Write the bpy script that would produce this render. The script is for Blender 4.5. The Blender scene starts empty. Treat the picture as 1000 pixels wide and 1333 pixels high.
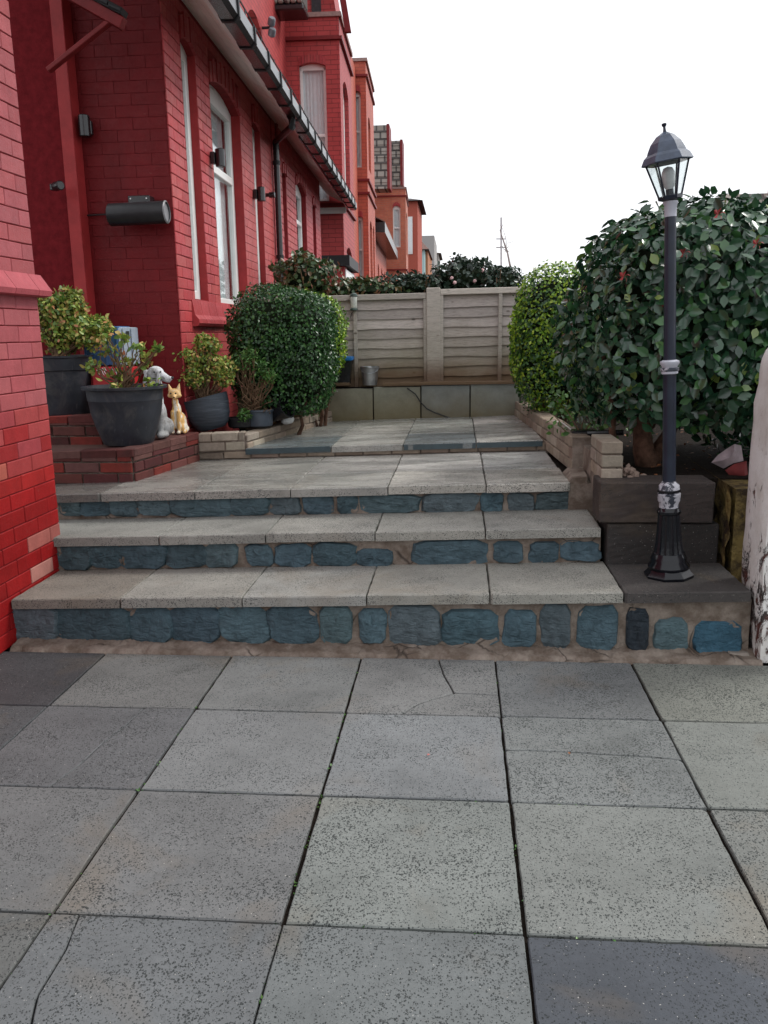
import bpy, bmesh, math, random
import numpy as np
from mathutils import Vector, Matrix
random.seed(7); rng = np.random.default_rng(11)
S = bpy.context.scene
COL = S.collection
# ------------------------------------------------------------------ camera
FPX, PITCH, YAW, ROLL, EYE = 1099.3, 0.209579, 0.0890997, -0.0151239, 1.44430
_cy, _sy = math.cos(YAW), math.sin(YAW)
FWD = Vector((-_sy*math.cos(PITCH), _cy*math.cos(PITCH), -math.sin(PITCH)))
_r = Vector((_cy, _sy, 0)); _u = _r.cross(FWD)
RGT = _r*math.cos(ROLL)+_u*math.sin(ROLL); UPV = -_r*math.sin(ROLL)+_u*math.cos(ROLL)
CAM = Vector((0, 0, EYE))
cd = bpy.data.cameras.new('camera'); cam = bpy.data.objects.new('camera', cd); COL.objects.link(cam)
cd.sensor_fit = 'VERTICAL'; cd.sensor_height = 36; cd.sensor_width = 27; cd.lens = FPX/1333*36
cd.clip_start = .05; cd.clip_end = 800
M3 = Matrix((RGT, UPV, -FWD)).transposed()
cam.matrix_world = Matrix.Translation(CAM) @ M3.to_4x4()
S.camera = cam
# ------------------------------------------------------------------ world, sun, exposure
SUN_EL, SUN_AZ = math.radians(46), math.radians(66)      # azimuth clockwise from +y
W = bpy.data.worlds.new('World'); S.world = W; W.use_nodes = True
nt = W.node_tree; nt.nodes.clear()
out = nt.nodes.new('ShaderNodeOutputWorld'); bg = nt.nodes.new('ShaderNodeBackground')
sky = nt.nodes.new('ShaderNodeTexSky'); sky.sky_type = 'NISHITA'; sky.sun_disc = False
sky.sun_elevation = SUN_EL; sky.sun_rotation = SUN_AZ; sky.dust_density = 3; sky.air_density = 1.2
mx = nt.nodes.new('ShaderNodeMix'); mx.data_type = 'RGBA'; mx.inputs['Factor'].default_value = .9
mx.inputs['B'].default_value = (9.6, 9.75, 10.1, 1)      # the overcast layer
nt.links.new(sky.outputs[0], mx.inputs['A']); nt.links.new(mx.outputs['Result'], bg.inputs[0])
bg.inputs[1].default_value = .10; nt.links.new(bg.outputs[0], out.inputs[0])
sd = bpy.data.lights.new('sun', 'SUN'); sd.energy = 1.5; sd.angle = math.radians(14); sd.color = (1, .97, .92)
sun = bpy.data.objects.new('sun', sd); COL.objects.link(sun)
_sv = Vector((math.sin(SUN_AZ)*math.cos(SUN_EL), math.cos(SUN_AZ)*math.cos(SUN_EL), math.sin(SUN_EL)))
sun.rotation_euler = _sv.to_track_quat('Z', 'Y').to_euler(); sun.location = (3, 3, 12)
S.view_settings.view_transform = 'Standard'; S.view_settings.look = 'None'
S.view_settings.exposure = 0.48; S.view_settings.gamma = 1; S.view_settings.use_curve_mapping = False
S.render.engine = 'CYCLES'
# ------------------------------------------------------------------ measuring helpers: where a sight line meets a plane of the place
TS = .025                                                # the terraces fall slightly to the left
def ray(px, py): return FWD + RGT*((px-500)/FPX) - UPV*((py-666.5)/FPX)
def at_y(px, py, Y): d = ray(px, py); return CAM + d*(Y/d.y)
def at_z(px, py, z): d = ray(px, py); return CAM + d*((z-EYE)/d.z)
def at_t(px, py, a): d = ray(px, py); return CAM + d*((a+TS*.4-EYE)/(d.z-TS*d.x))
def tz(x, a): return a + TS*(x+.4)
K = .030; FX, FY = -1.955, 5.95                          # facade line of the terrace of houses
FU = Vector((-K, 1, 0)).normalized(); FN = Vector((1, K, 0)).normalized()
def fac(s, z, off=0): return Vector((FX, FY, 0)) + FU*s + FN*off + Vector((0, 0, z))
def at_f(px, py, off=0):
    d = ray(px, py); o = Vector((FX, FY, 0))+FN*off-CAM
    p = CAM + d*(o.dot(FN)/d.dot(FN)); q = p-Vector((FX, FY, 0)); return q.dot(FU), p.z
def proj(p):
    d = Vector(p)-CAM; z = d.dot(FWD)
    return 500+FPX*d.dot(RGT)/z, 666.5-FPX*d.dot(UPV)/z, z
# ------------------------------------------------------------------ object helpers
def jit(c, a=.1, h=.02):
    f = random.uniform(1-a, 1+a); return tuple(v*f*random.uniform(1-h, 1+h) for v in c)
def link(o): COL.objects.link(o); return o
def tag(o, label=None, cat=None, group=None, kind=None):
    if label: o['label'] = label
    if cat: o['category'] = cat
    if group: o['group'] = group
    if kind: o['kind'] = kind
    return o
def empty(name, loc, label=None, cat=None, group=None, kind=None):
    o = bpy.data.objects.new(name, None); o.empty_display_size = .1; link(o); o.location = loc
    return tag(o, label, cat, group, kind)
bpy.context.view_layer.update()
def setparent(o, parent):
    if parent is not None:
        o.parent = parent; 
        l = parent.location.copy(); p = parent.parent
        while p: l += p.location; p = p.parent
        o.location = o.location - l
class MB:
    def __init__(s): s.v = []; s.f = []
    def add(s, v, f):
        n = len(s.v); s.v += [tuple(a) for a in v]; s.f += [tuple(i+n for i in q) for q in f]; return s
    def box(s, a, b):
        x0, y0, z0 = a; x1, y1, z1 = b
        return s.add([(x0,y0,z0),(x1,y0,z0),(x1,y1,z0),(x0,y1,z0),(x0,y0,z1),(x1,y0,z1),(x1,y1,z1),(x0,y1,z1)],
                     [(0,3,2,1),(4,5,6,7),(0,1,5,4),(1,2,6,5),(2,3,7,6),(3,0,4,7)])
    def obox(s, o, a, b, c):                                  # origin corner + three edge vectors
        o, a, b, c = map(Vector, (o, a, b, c))
        if a.cross(b).dot(c) < 0: a, b = b, a
        return s.add([o,o+a,o+a+b,o+b,o+c,o+a+c,o+a+b+c,o+b+c], [(0,3,2,1),(4,5,6,7),(0,1,5,4),(1,2,6,5),(2,3,7,6),(3,0,4,7)])
    def bbox(s, o, a, b, c, bv=.004):                         # the same with bevelled edges: 24 verts
        o, a, b, c = map(Vector, (o, a, b, c))
        bm = bmesh.new(); t = MB().obox(o, a, b, c)
        vs = [bm.verts.new(v) for v in t.v]; [bm.faces.new([vs[i] for i in f]) for f in t.f]
        bmesh.ops.bevel(bm, geom=bm.edges[:], offset=bv, segments=1, affect='EDGES')
        s.frombm(bm); return s
    def frombm(s, bm):
        bm.verts.index_update(); n = len(s.v)
        s.v += [tuple(v.co) for v in bm.verts]; s.f += [tuple(l.vert.index+n for l in f.loops) for f in bm.faces]; bm.free()
    def extr(s, poly, vec):                                  # a planar polygon extruded along vec
        n = len(poly); vec = Vector(vec); P = [Vector(p) for p in poly]
        nrm = Vector((0,0,0))
        for i in range(n): nrm += P[i].cross(P[(i+1) % n])
        if nrm.dot(vec) < 0: P = P[::-1]
        return s.add(P+[p+vec for p in P], [tuple(range(n))[::-1], tuple(range(n, 2*n))] + [(i, (i+1) % n, n+(i+1) % n, n+i) for i in range(n)])
    def tube(s, path, r, n=8, cap=True):
        P = [Vector(p) for p in path]; m = len(P); R = r if isinstance(r, (list, tuple)) else [r]*m
        V = []; F = []; up = Vector((0, 0, 1)); prev = None
        for i in range(m):
            d = (P[min(i+1, m-1)]-P[max(i-1, 0)]).normalized()
            if prev is None:
                a = d.cross(up if abs(d.z) < .9 else Vector((1, 0, 0))).normalized()
            else: a = (prev-d*prev.dot(d)).normalized()
            prev = a; b = d.cross(a)
            for k in range(n):
                t = 2*math.pi*k/n; V.append(P[i]+(a*math.cos(t)+b*math.sin(t))*R[i])
        for i in range(m-1):
            for k in range(n): F.append((i*n+k, i*n+(k+1) % n, (i+1)*n+(k+1) % n, (i+1)*n+k))
        if cap: F += [tuple(range(n))[::-1], tuple(range((m-1)*n, m*n))]
        return s.add(V, F)
    def lathe(s, c, prof, n=32, ax=(0,0,1), phase=0, flute=0):
        ax = Vector(ax).normalized(); a = ax.cross(Vector((1,0,0)) if abs(ax.x) < .9 else Vector((0,1,0))).normalized(); b = ax.cross(a)
        c = Vector(c); V = []; F = []
        for r, h in prof:
            for k in range(n):
                t = 2*math.pi*(k/n)+phase; rr = r*(1-flute*(k % 2))
                V.append(c+ax*h+(a*math.cos(t)+b*math.sin(t))*rr)
        m = len(prof)
        for i in range(m-1):
            for k in range(n): F.append((i*n+k, i*n+(k+1) % n, (i+1)*n+(k+1) % n, (i+1)*n+k))
        if prof[0][0] > 1e-4: F.append(tuple(range(n))[::-1])
        if prof[-1][0] > 1e-4 and prof[-1][1] >= max(p[1] for p in prof)-1e-6: F.append(tuple(range((m-1)*n, m*n)))
        return s.add(V, F)
    def mesh(s, name, mat=None, smooth=False, ang=None):
        me = bpy.data.meshes.new(name); me.from_pydata(s.v, [], s.f); me.update()
        if mat: me.materials.append(mat)
        if smooth: me.polygons.foreach_set('use_smooth', [True]*len(me.polygons))
        if ang: me.polygons.foreach_set('use_smooth', [True]*len(me.polygons)); me.set_sharp_from_angle(angle=math.radians(ang))
        return me
    def build(s, name, mat, parent=None, smooth=False, ang=None, color=None, **kw):
        me = s.mesh(name, mat, smooth, ang)
        if me.vertices:
            co = np.empty(len(me.vertices)*3); me.vertices.foreach_get('co', co); co = co.reshape(-1, 3)
            c = (co.min(0)+co.max(0))/2; c[2] = co[:, 2].min(); co -= c; me.vertices.foreach_set('co', co.ravel()); me.update()
        else: c = (0, 0, 0)
        o = bpy.data.objects.new(name, me); link(o); o.location = Vector(c)
        if color: o.color = (*color, 1)
        setparent(o, parent); tag(o, **kw); return o
# ------------------------------------------------------------------ materials
class Mat:
    def __init__(s, name, base=(.5,.5,.5), rough=.6, spec=.5, metal=0):
        s.m = bpy.data.materials.new(name); s.m.use_nodes = True; s.t = s.m.node_tree; s.n = s.t.nodes
        s.b = s.n['Principled BSDF']; s.set('Base Color', base); s.b.inputs['Roughness'].default_value = rough
        s.b.inputs['Specular IOR Level'].default_value = spec; s.b.inputs['Metallic'].default_value = metal
        s._pos = None; s.hgt = None
    def set(s, k, v): s.b.inputs[k].default_value = (*v, 1) if isinstance(v, tuple) and len(v) == 3 else v
    def node(s, t, **kw):
        n = s.n.new(t)
        for k, v in kw.items(): setattr(n, k, v)
        return n
    def l(s, a, b): s.t.links.new(a, b)
    def pos(s):
        if not s._pos: s._pos = s.node('ShaderNodeNewGeometry').outputs['Position']
        return s._pos
    def scaled(s, v):
        n = s.node('ShaderNodeVectorMath', operation='MULTIPLY'); s.l(s.pos(), n.inputs[0]); n.inputs[1].default_value = v; return n.outputs[0]
    def noise(s, scale, detail=4, rough=.6, vec=None, dist=0):
        n = s.node('ShaderNodeTexNoise'); n.inputs['Scale'].default_value = scale; n.inputs['Detail'].default_value = detail
        n.inputs['Roughness'].default_value = rough; n.inputs['Distortion'].default_value = dist; s.l(vec or s.pos(), n.inputs['Vector']); return n.outputs['Fac']
    def voro(s, scale, feature='F1', vec=None, out='Distance'):
        n = s.node('ShaderNodeTexVoronoi', feature=feature); n.inputs['Scale'].default_value = scale; s.l(vec or s.pos(), n.inputs['Vector']); return n.outputs[out]
    def ramp(s, fac, stops):
        n = s.node('ShaderNodeValToRGB'); e = n.color_ramp.elements
        while len(e) < len(stops): e.new(.5)
        for i, (p, c) in enumerate(stops): e[i].position = p; e[i].color = (*c, 1) if not isinstance(c, (int, float)) else (c, c, c, 1)
        s.l(fac, n.inputs[0]); return n.outputs[0]
    def mix(s, fac, a, b, mode='MIX'):
        n = s.node('ShaderNodeMix', data_type='RGBA', blend_type=mode)
        for k, v in (('Factor', fac), ('A', a), ('B', b)):
            i = n.inputs[k]
            if isinstance(v, (int, float)): i.default_value = v if k == 'Factor' else (v, v, v, 1)
            elif isinstance(v, tuple): i.default_value = (*v, 1)
            else: s.l(v, i)
        return n.outputs['Result']
    def math(s, op, a, b=None, clamp=False):
        n = s.node('ShaderNodeMath', operation=op, use_clamp=clamp)
        for i, v in enumerate((a, b)):
            if v is None: continue
            if isinstance(v, (int, float)): n.inputs[i].default_value = v
            else: s.l(v, n.inputs[i])
        return n.outputs[0]
    def objcol(s): return s.node('ShaderNodeObjectInfo').outputs['Color']
    def objrnd(s): return s.node('ShaderNodeObjectInfo').outputs['Random']
    def col(s, v): s.l(v, s.b.inputs['Base Color']); return s
    def rgh(s, v): s.l(v, s.b.inputs['Roughness']); return s
    def bump(s, h, strength=.5, dist=.01):
        n = s.node('ShaderNodeBump'); n.inputs['Strength'].default_value = strength; n.inputs['Distance'].default_value = dist
        s.l(h, n.inputs['Height']); s.l(n.outputs[0], s.b.inputs['Normal']); return s
def plain(name, base, rough=.6, spec=.5, metal=0, var=.25, scale=20, bump=.2, bd=.004):
    m = Mat(name, base, rough, spec, metal); n = m.noise(scale, 6)
    m.col(m.mix(1, base, m.ramp(n, [(.3, 1-var), (.7, 1+var)]), 'MULTIPLY'))
    if bump: m.bump(m.noise(scale*4, 5), bump, bd)
    return m.m
def slab_mat(name, rough, fine=1.0, streak=False, gain=1.0):
    m = Mat(name, rough=rough, spec=.5 if streak else .12)
    v = m.scaled((1, 1, 1))
    nv = m.node('ShaderNodeTexNoise'); nv.inputs['Scale'].default_value = 240; nv.inputs['Detail'].default_value = 2; m.l(m.pos(), nv.inputs['Vector'])
    dv = m.node('ShaderNodeVectorMath', operation='MULTIPLY_ADD'); m.l(nv.outputs['Color'], dv.inputs[0]); dv.inputs[1].default_value = (.009, .007, .009); m.l(m.scaled((1, .8, 1)), dv.inputs[2]); v = dv.outputs[0]
    d1 = m.voro(205*fine, vec=v); c1 = m.voro(205*fine, vec=v, out='Color'); sep = m.node('ShaderNodeSeparateColor'); m.l(c1, sep.inputs[0])
    patch = m.noise(4.5, 3)
    thr = m.math('ADD', m.math('MULTIPLY', m.math('SUBTRACT', m.objrnd(), .5), .12), m.math('MULTIPLY', sep.outputs[0], .62)); thr = m.math('ADD', thr, 0)
    thr = m.math('ADD', thr, m.math('MULTIPLY', m.math('SUBTRACT', patch, .5), .7))
    chip = m.ramp(m.math('SUBTRACT', m.math('SUBTRACT', thr, .06), d1), [(.0, 0.0), (.05, 1.0)])
    d2 = m.voro(300*fine); chip2 = m.math('LESS_THAN', d2, .24)
    white = m.math('MULTIPLY', m.math('LESS_THAN', d1, .22), m.math('GREATER_THAN', sep.outputs[1], .965))
    base = m.mix(1, m.objcol(), m.ramp(m.noise(2.3, 5, .65), [(.25, .52*gain), (.5, .74*gain), (.8, .90*gain)]), 'MULTIPLY')
    base = m.mix(1, base, m.ramp(m.noise(55, 4, .7), [(.3, .9), (.7, 1.08)]), 'MULTIPLY')
    stain = m.ramp(m.noise(1.7, 4, .6, dist=.6), [(.56, 0.0), (.72, 1.0)])
    base = m.mix(m.math('MULTIPLY', stain, .35), base, (.19, .14, .085))
    base = m.mix(m.math('MULTIPLY', chip2, .35), base, (.07, .075, .075))
    base = m.mix(m.math('MULTIPLY', chip, .92), base, (.03, .034, .034))
    base = m.mix(m.math('MULTIPLY', white, .7), base, (.62, .6, .56))
    if streak:
        st = m.noise(2.6, 5, .55, vec=m.scaled((.8, 2.4, 1)), dist=.3)
        base = m.mix(m.ramp(st, [(.45, 0.0), (.68, .5)]), base, (.13, .14, .135))
        m.rgh(m.ramp(st, [(.35, rough+.12), (.65, rough-.1)]))
    else: m.rgh(m.ramp(m.noise(3, 4), [(.3, rough+.1), (.7, rough-.1)]))
    m.col(base)
    h = m.math('SUBTRACT', m.math('MULTIPLY', m.noise(160, 5), .5), m.math('MULTIPLY', chip, .5))
    m.bump(h, .55, .004); return m.m
M_SLAB = slab_mat('paving_concrete', .58)
M_STEP = slab_mat('step_concrete', .45, 1.15, gain=1.5)
M_WET = slab_mat('wet_terrace_concrete', .24, .9, True, gain=1.6)
def paint_brick(name, exposed=False, lowz=None):
    m = Mat(name, rough=.5, spec=.2)
    c = m.mix(1, m.objcol(), m.ramp(m.noise(9, 5, .7), [(.25, .82), (.55, 1.0), (.8, 1.16)]), 'MULTIPLY')
    c = m.mix(1, c, m.ramp(m.objrnd(), [(0, .95), (1, 1.05)]), 'MULTIPLY')
    soot = m.ramp(m.noise(2.2, 5, .7, vec=m.scaled((1, 1, .5)), dist=.6), [(.42, 0.0), (.75, .45)]); c = m.mix(soot, c, m.mix(1, c, (.42, .38, .38), 'MULTIPLY'))
    scuff = m.ramp(m.noise(26, 8, .75, dist=.4), [(.63, 0.0), (.72, 1.0)])
    c = m.mix(m.math('MULTIPLY', scuff, .28 if not exposed else .5), c, (.42, .20, .17))
    pit = m.ramp(m.noise(60, 6, .7), [(.27, 1.0), (.36, 0.0)]); c = m.mix(m.math('MULTIPLY', pit, .5), c, (.10, .02, .02))
    m.col(c); m.rgh(m.ramp(m.noise(30, 4), [(.3, .42), (.7, .65)]))
    m.bump(m.noise(70, 7, .7), .5, .006); return m.m
M_PB = paint_brick('painted_brick'); M_PBX = paint_brick('worn_painted_brick', True)
M_PJ = plain('painted_joint', (.22, .022, .025), .7, .15)
M_PJD = plain('shaded_painted_joint', (.15, .009, .012), .6, .2)  # joint tone for the alcove, darkened to hold its shade
def flat_brick(name, c1, c2, mortar, rough=.55):
    m = Mat(name, rough=rough, spec=.3)
    g = m.node('ShaderNodeNewGeometry'); sp = m.node('ShaderNodeSeparateXYZ'); m.l(g.outputs['Position'], sp.inputs[0])
    sn = m.node('ShaderNodeSeparateXYZ'); m.l(g.outputs['True Normal'], sn.inputs[0])
    u = m.math('ADD', m.math('MULTIPLY', sp.outputs[0], m.math('ABSOLUTE', sn.outputs[1])), m.math('MULTIPLY', sp.outputs[1], m.math('ABSOLUTE', sn.outputs[0])))
    cv = m.node('ShaderNodeCombineXYZ'); m.l(u, cv.inputs[0]); m.l(sp.outputs[2], cv.inputs[1])
    b = m.node('ShaderNodeTexBrick'); m.l(cv.outputs[0], b.inputs['Vector'])
    for k, v in (('Color1', c1), ('Color2', c2), ('Mortar', mortar)): b.inputs[k].default_value = (*v, 1)
    b.inputs['Scale'].default_value = 1; b.inputs['Mortar Size'].default_value = .006; b.inputs['Brick Width'].default_value = .225; b.inputs['Row Height'].default_value = .075
    m.col(m.mix(1, b.outputs[0], m.ramp(m.noise(3, 6, .7), [(.25, .8), (.75, 1.2)]), 'MULTIPLY'))
    m.bump(m.math('SUBTRACT', m.math('MULTIPLY', m.noise(50, 5), .3), b.outputs['Fac']), .5, .006); return m.m
M_FB1 = flat_brick('red_painted_brickwork', (.44, .060, .060), (.40, .050, .050), (.22, .032, .034))
M_FB2 = flat_brick('orange_red_brickwork', (.50, .115, .070), (.45, .09, .055), (.30, .07, .05))
M_FB3 = flat_brick('brick_orange', (.52, .165, .095), (.46, .13, .08), (.38, .19, .14))
M_TRIM = plain('dark_red_trim', (.19, .018, .020), .5, .25, var=.2, scale=12)
M_REVEAL = plain('painted_reveal', (.33, .030, .032), .5, .25, var=.18, scale=9)
M_WHITE = plain('white_upvc', (.78, .78, .76), .3, .5, var=.05, scale=6, bump=0)
M_SOFF = plain('cream_soffit', (.92, .87, .81), .45, .4, var=.08, scale=5, bump=0)
M_BLACK = plain('black_plastic', (.012, .012, .014), .25, .6, var=.3, scale=30, bump=.1)
M_BLACKM = plain('black_matt', (.015, .015, .017), .55, .4, var=.3, scale=30)
M_MORTAR = Mat('brown_mortar', rough=.85, spec=.2)
_m = M_MORTAR; _crk = _m.ramp(_m.node('ShaderNodeTexVoronoi', feature='DISTANCE_TO_EDGE').outputs[0], [(.0, 1.0), (.03, 0.0)]); _vn = [n for n in _m.n if n.bl_idname == 'ShaderNodeTexVoronoi'][0]; _vn.inputs['Scale'].default_value = 6; _m.l(_m.pos(), _vn.inputs['Vector'])
_m.col(_m.mix(_m.math('MULTIPLY', _m.math('MULTIPLY', _crk, _m.ramp(_m.noise(2.5, 2), [(.5, 0.0), (.58, 1.0)])), .85), _m.mix(_m.ramp(_m.noise(7, 6, .7), [(.4, 0.0), (.65, 1.0)]), (.15, .115, .09), (.33, .28, .235)), (.035, .028, .024))); _m.bump(_m.noise(60, 8, .75), .9, .012); M_MORTAR = _m.m
_m = Mat('blue_slate_stone', rough=.55, spec=.25)
_c = _m.mix(1, _m.objcol(), _m.ramp(_m.noise(16, 7, .7, dist=.5), [(.25, .6), (.5, 1.0), (.8, 1.45)]), 'MULTIPLY')
_c = _m.mix(_m.ramp(_m.noise(30, 7, .75), [(.62, 0.0), (.75, .4)]), _c, (.22, .22, .2))
_m.col(_c); _m.bump(_m.math('ADD', _m.noise(24, 8, .7, dist=.8), _m.math('MULTIPLY', _m.noise(10, 3, vec=_m.scaled((1, 1, 3.5)), dist=1), .8)), .8, .03); M_STONE = _m.m
def brick_mat(name, dirt, amt=.5):
    m = Mat(name, rough=.85, spec=.2)
    c = m.mix(1, m.objcol(), m.ramp(m.noise(22, 7, .75), [(.25, .72), (.75, 1.22)]), 'MULTIPLY')
    c = m.mix(1, c, m.ramp(m.objrnd(), [(0, .8), (1, 1.15)]), 'MULTIPLY')
    c = m.mix(m.math('MULTIPLY', m.ramp(m.noise(6, 5, .7), [(.5, 0.0), (.72, 1.0)]), amt), c, dirt)
    m.col(c); m.bump(m.noise(80, 8, .75), .8, .008); return m.m
M_PALE = brick_mat('pale_concrete_brick', (.13, .10, .085)); M_CLAY = brick_mat('old_red_clay_brick', (.05, .025, .022), .6)
M_DARKC = slab_mat('dark_rough_concrete', .7, gain=1.2)
M_SOIL = plain('soil', (.024, .018, .014), .95, .1, var=.5, scale=25, bump=1, bd=.03)
def wood_mat(name, base, green=.7):
    m = Mat(name, rough=.8, spec=.2)
    gr = m.noise(14, 8, .75, vec=m.scaled((1, 4, 14)), dist=.6)
    c = m.mix(1, base, m.ramp(gr, [(.3, .42), (.48, 1.0), (.75, 1.3)]), 'MULTIPLY')
    c = m.mix(1, c, m.ramp(m.objrnd(), [(0, .72), (1, 1.16)]), 'MULTIPLY')
    kn = m.ramp(m.voro(4.5, vec=m.scaled((1, 1, 2.2))), [(.05, 1.0), (.11, 0.0)]); c = m.mix(m.math('MULTIPLY', kn, .75), c, (.06, .04, .03))
    sp = m.node('ShaderNodeSeparateXYZ'); m.l(m.pos(), sp.inputs[0])
    low = m.ramp(m.math('ADD', sp.outputs[2], m.math('MULTIPLY', m.noise(3.5, 5), .35)), [(0, 1.0), (1, 0.0)])
    # algae and wet rot climb from the ledge: brown stain at the foot, green above it
    rr = m.node('ShaderNodeMapRange'); m.l(m.math('ADD', sp.outputs[2], m.math('MULTIPLY', m.noise(3.5, 5), -.25)), rr.inputs[0])
    rr.inputs['From Min'].default_value = .92; rr.inputs['From Max'].default_value = 1.12; rr.inputs['To Min'].default_value = .75; rr.inputs['To Max'].default_value = 0
    gg = m.node('ShaderNodeMapRange'); m.l(m.math('ADD', sp.outputs[2], m.math('MULTIPLY', m.noise(2.2, 5), -.6)), gg.inputs[0])
    gg.inputs['From Min'].default_value = .80; gg.inputs['From Max'].default_value = 1.25; gg.inputs['To Min'].default_value = green; gg.inputs['To Max'].default_value = 0
    c = m.mix(gg.outputs[0], c, (.14, .13, .05)); c = m.mix(rr.outputs[0], c, (.12, .06, .03))
    m.col(c); m.bump(gr, .5, .006); return m.m
M_WOOD = wood_mat('weathered_fence_wood', (.48, .43, .395)); M_POSTW = wood_mat('fence_post_grey', (.47, .43, .38), .3)
_m = Mat('algae_slab', rough=.6, spec=.3)
_c = _m.mix(1, _m.objcol(), _m.ramp(_m.noise(7, 6, .7), [(.3, .75), (.7, 1.2)]), 'MULTIPLY')
_sp = _m.node('ShaderNodeSeparateXYZ'); _m.l(_m.pos(), _sp.inputs[0])
_rr = _m.node('ShaderNodeMapRange'); _m.l(_m.math('ADD', _sp.outputs[2], _m.math('MULTIPLY', _m.noise(4, 6), -.25)), _rr.inputs[0])
_rr.inputs['From Min'].default_value = .52; _rr.inputs['From Max'].default_value = .85; _rr.inputs['To Min'].default_value = .8; _rr.inputs['To Max'].default_value = 0
_m.col(_m.mix(_rr.outputs[0], _c, (.15, .11, .04))); _m.bump(_m.noise(70, 6), .4, .004); M_ALG = _m.m
# leaves: every leaf in a cloud carries its own random number
def leaf_mat(name, stops, rough=.35, spec=.5, trans=.15):
    m = Mat(name, rough=rough, spec=spec)
    at = m.node('ShaderNodeAttribute', attribute_name='rnd'); r = m.math('FRACT', m.math('ADD', at.outputs['Fac'], m.objrnd()))
    c = m.ramp(r, stops); c = m.mix(1, c, m.ramp(m.noise(3, 3), [(.3, .75), (.7, 1.2)]), 'MULTIPLY'); m.col(c)
    if trans:
        tr = m.node('ShaderNodeBsdfTranslucent'); m.l(c, tr.inputs[0]); ms = m.node('ShaderNodeMixShader'); ms.inputs[0].default_value = trans
        m.l(m.b.outputs[0], ms.inputs[1]); m.l(tr.outputs[0], ms.inputs[2]); m.l(ms.outputs[0], m.n['Material Output'].inputs[0])
    return m.m
ML_PRIV = leaf_mat('privet_leaf', [(0, (.012, .044, .014)), (.5, (.022, .075, .020)), (.85, (.045, .13, .03)), (1, (.08, .19, .045))], .3, .45)
ML_YEL = leaf_mat('golden_privet_leaf', [(0, (.05, .14, .015)), (.4, (.14, .29, .02)), (.8, (.30, .45, .03)), (1, (.45, .56, .06))], .35)
ML_CAM = leaf_mat('camellia_leaf', [(0, (.012, .042, .022)), (.45, (.020, .068, .034)), (.75, (.034, .10, .044)), (.97, (.055, .15, .04)), (1, (.2, .27, .06))], .25, .7, .1)
ML_AZ = leaf_mat('azalea_leaf', [(0, (.07, .15, .03)), (.35, (.17, .28, .045)), (.7, (.38, .42, .08)), (.88, (.5, .38, .12)), (1, (.5, .18, .09))], .45)
ML_AZG = leaf_mat('fresh_leaf', [(0, (.03, .09, .02)), (.5, (.06, .17, .03)), (1, (.14, .28, .06))], .4)
ML_RED = leaf_mat('bronze_leaf', [(0, (.02, .055, .02)), (.5, (.05, .10, .03)), (.8, (.13, .10, .04)), (1, (.20, .07, .04))], .35)
ML_FAR = leaf_mat('dark_shrub_leaf', [(0, (.012, .03, .02)), (.6, (.03, .06, .04)), (1, (.07, .11, .07))], .3)
M_BARK = plain('brown_bark', (.11, .06, .04), .85, .2, var=.5, scale=25, bump=.9, bd=.01)
M_TWIG = plain('twig', (.16, .10, .06), .8, .2, var=.4)
M_CORE = plain('dark_foliage_core', (.012, .018, .009), .95, .05, var=.4)  # solid filler inside the foliage, inner shade put into its colour
M_GLASS = Mat('window_glass'); _m = M_GLASS
_lw = _m.node('ShaderNodeLayerWeight'); _lw.inputs[0].default_value = .5; _fr = _m.node('ShaderNodeMath', operation='MULTIPLY_ADD', use_clamp=True)
_pw = _m.node('ShaderNodeMath', operation='POWER'); _m.l(_lw.outputs['Facing'], _pw.inputs[0]); _pw.inputs[1].default_value = 3.5; _m.l(_pw.outputs[0], _fr.inputs[0]); _fr.inputs[1].default_value = .75; _fr.inputs[2].default_value = .04; _tr = _m.node('ShaderNodeBsdfTransparent'); _tr.inputs[0].default_value = (.95, .97, .97, 1)
_gl = _m.node('ShaderNodeBsdfGlossy'); _gl.inputs['Roughness'].default_value = .02; _ms = _m.node('ShaderNodeMixShader')
_m.l(_fr.outputs[0], _ms.inputs[0]); _m.l(_tr.outputs[0], _ms.inputs[1]); _m.l(_gl.outputs[0], _ms.inputs[2]); _m.l(_ms.outputs[0], _m.n['Material Output'].inputs[0]); M_GLASS = _m.m
M_CURT = plain('net_curtain', (.80, .83, .85), .8, .2, var=.06, scale=12, bump=0)
M_DARKROOM = plain('dark_room', (.05, .05, .055), .8, .2, bump=0)
# ------------------------------------------------------------------ brick laying
_bcache = {}
def brick_mesh(L, H, D, mat, bv=.004):
    k = (round(L, 3), round(H, 3), round(D, 3), mat.name, bv)
    if k in _bcache: return _bcache[k]
    m = MB(); j = lambda: random.uniform(-.0015, .0015)
    b = min(bv, L*.2, D*.45)
    V = [(0, 0, 0), (L, 0, 0), (L, 0, H), (0, 0, H)]
    V += [(0+j(), D-b, 0+j()), (L+j(), D-b, 0+j()), (L+j(), D-b, H+j()), (0+j(), D-b, H+j())]
    V += [(b, D+j()/2, b), (L-b, D+j()/2, b), (L-b, D+j()/2, H-b), (b, D+j()/2, H-b)]
    F = [(0,1,5,4),(1,2,6,5),(2,3,7,6),(3,0,4,7),(4,5,9,8),(5,6,10,9),(6,7,11,10),(7,4,8,11),(8,9,10,11)]
    me = MB().add([(x, -y, z) for x, y, z in V], F).mesh('brick', mat)   # local: x along, -y outward, z up
    _bcache[k] = me; return me
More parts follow.
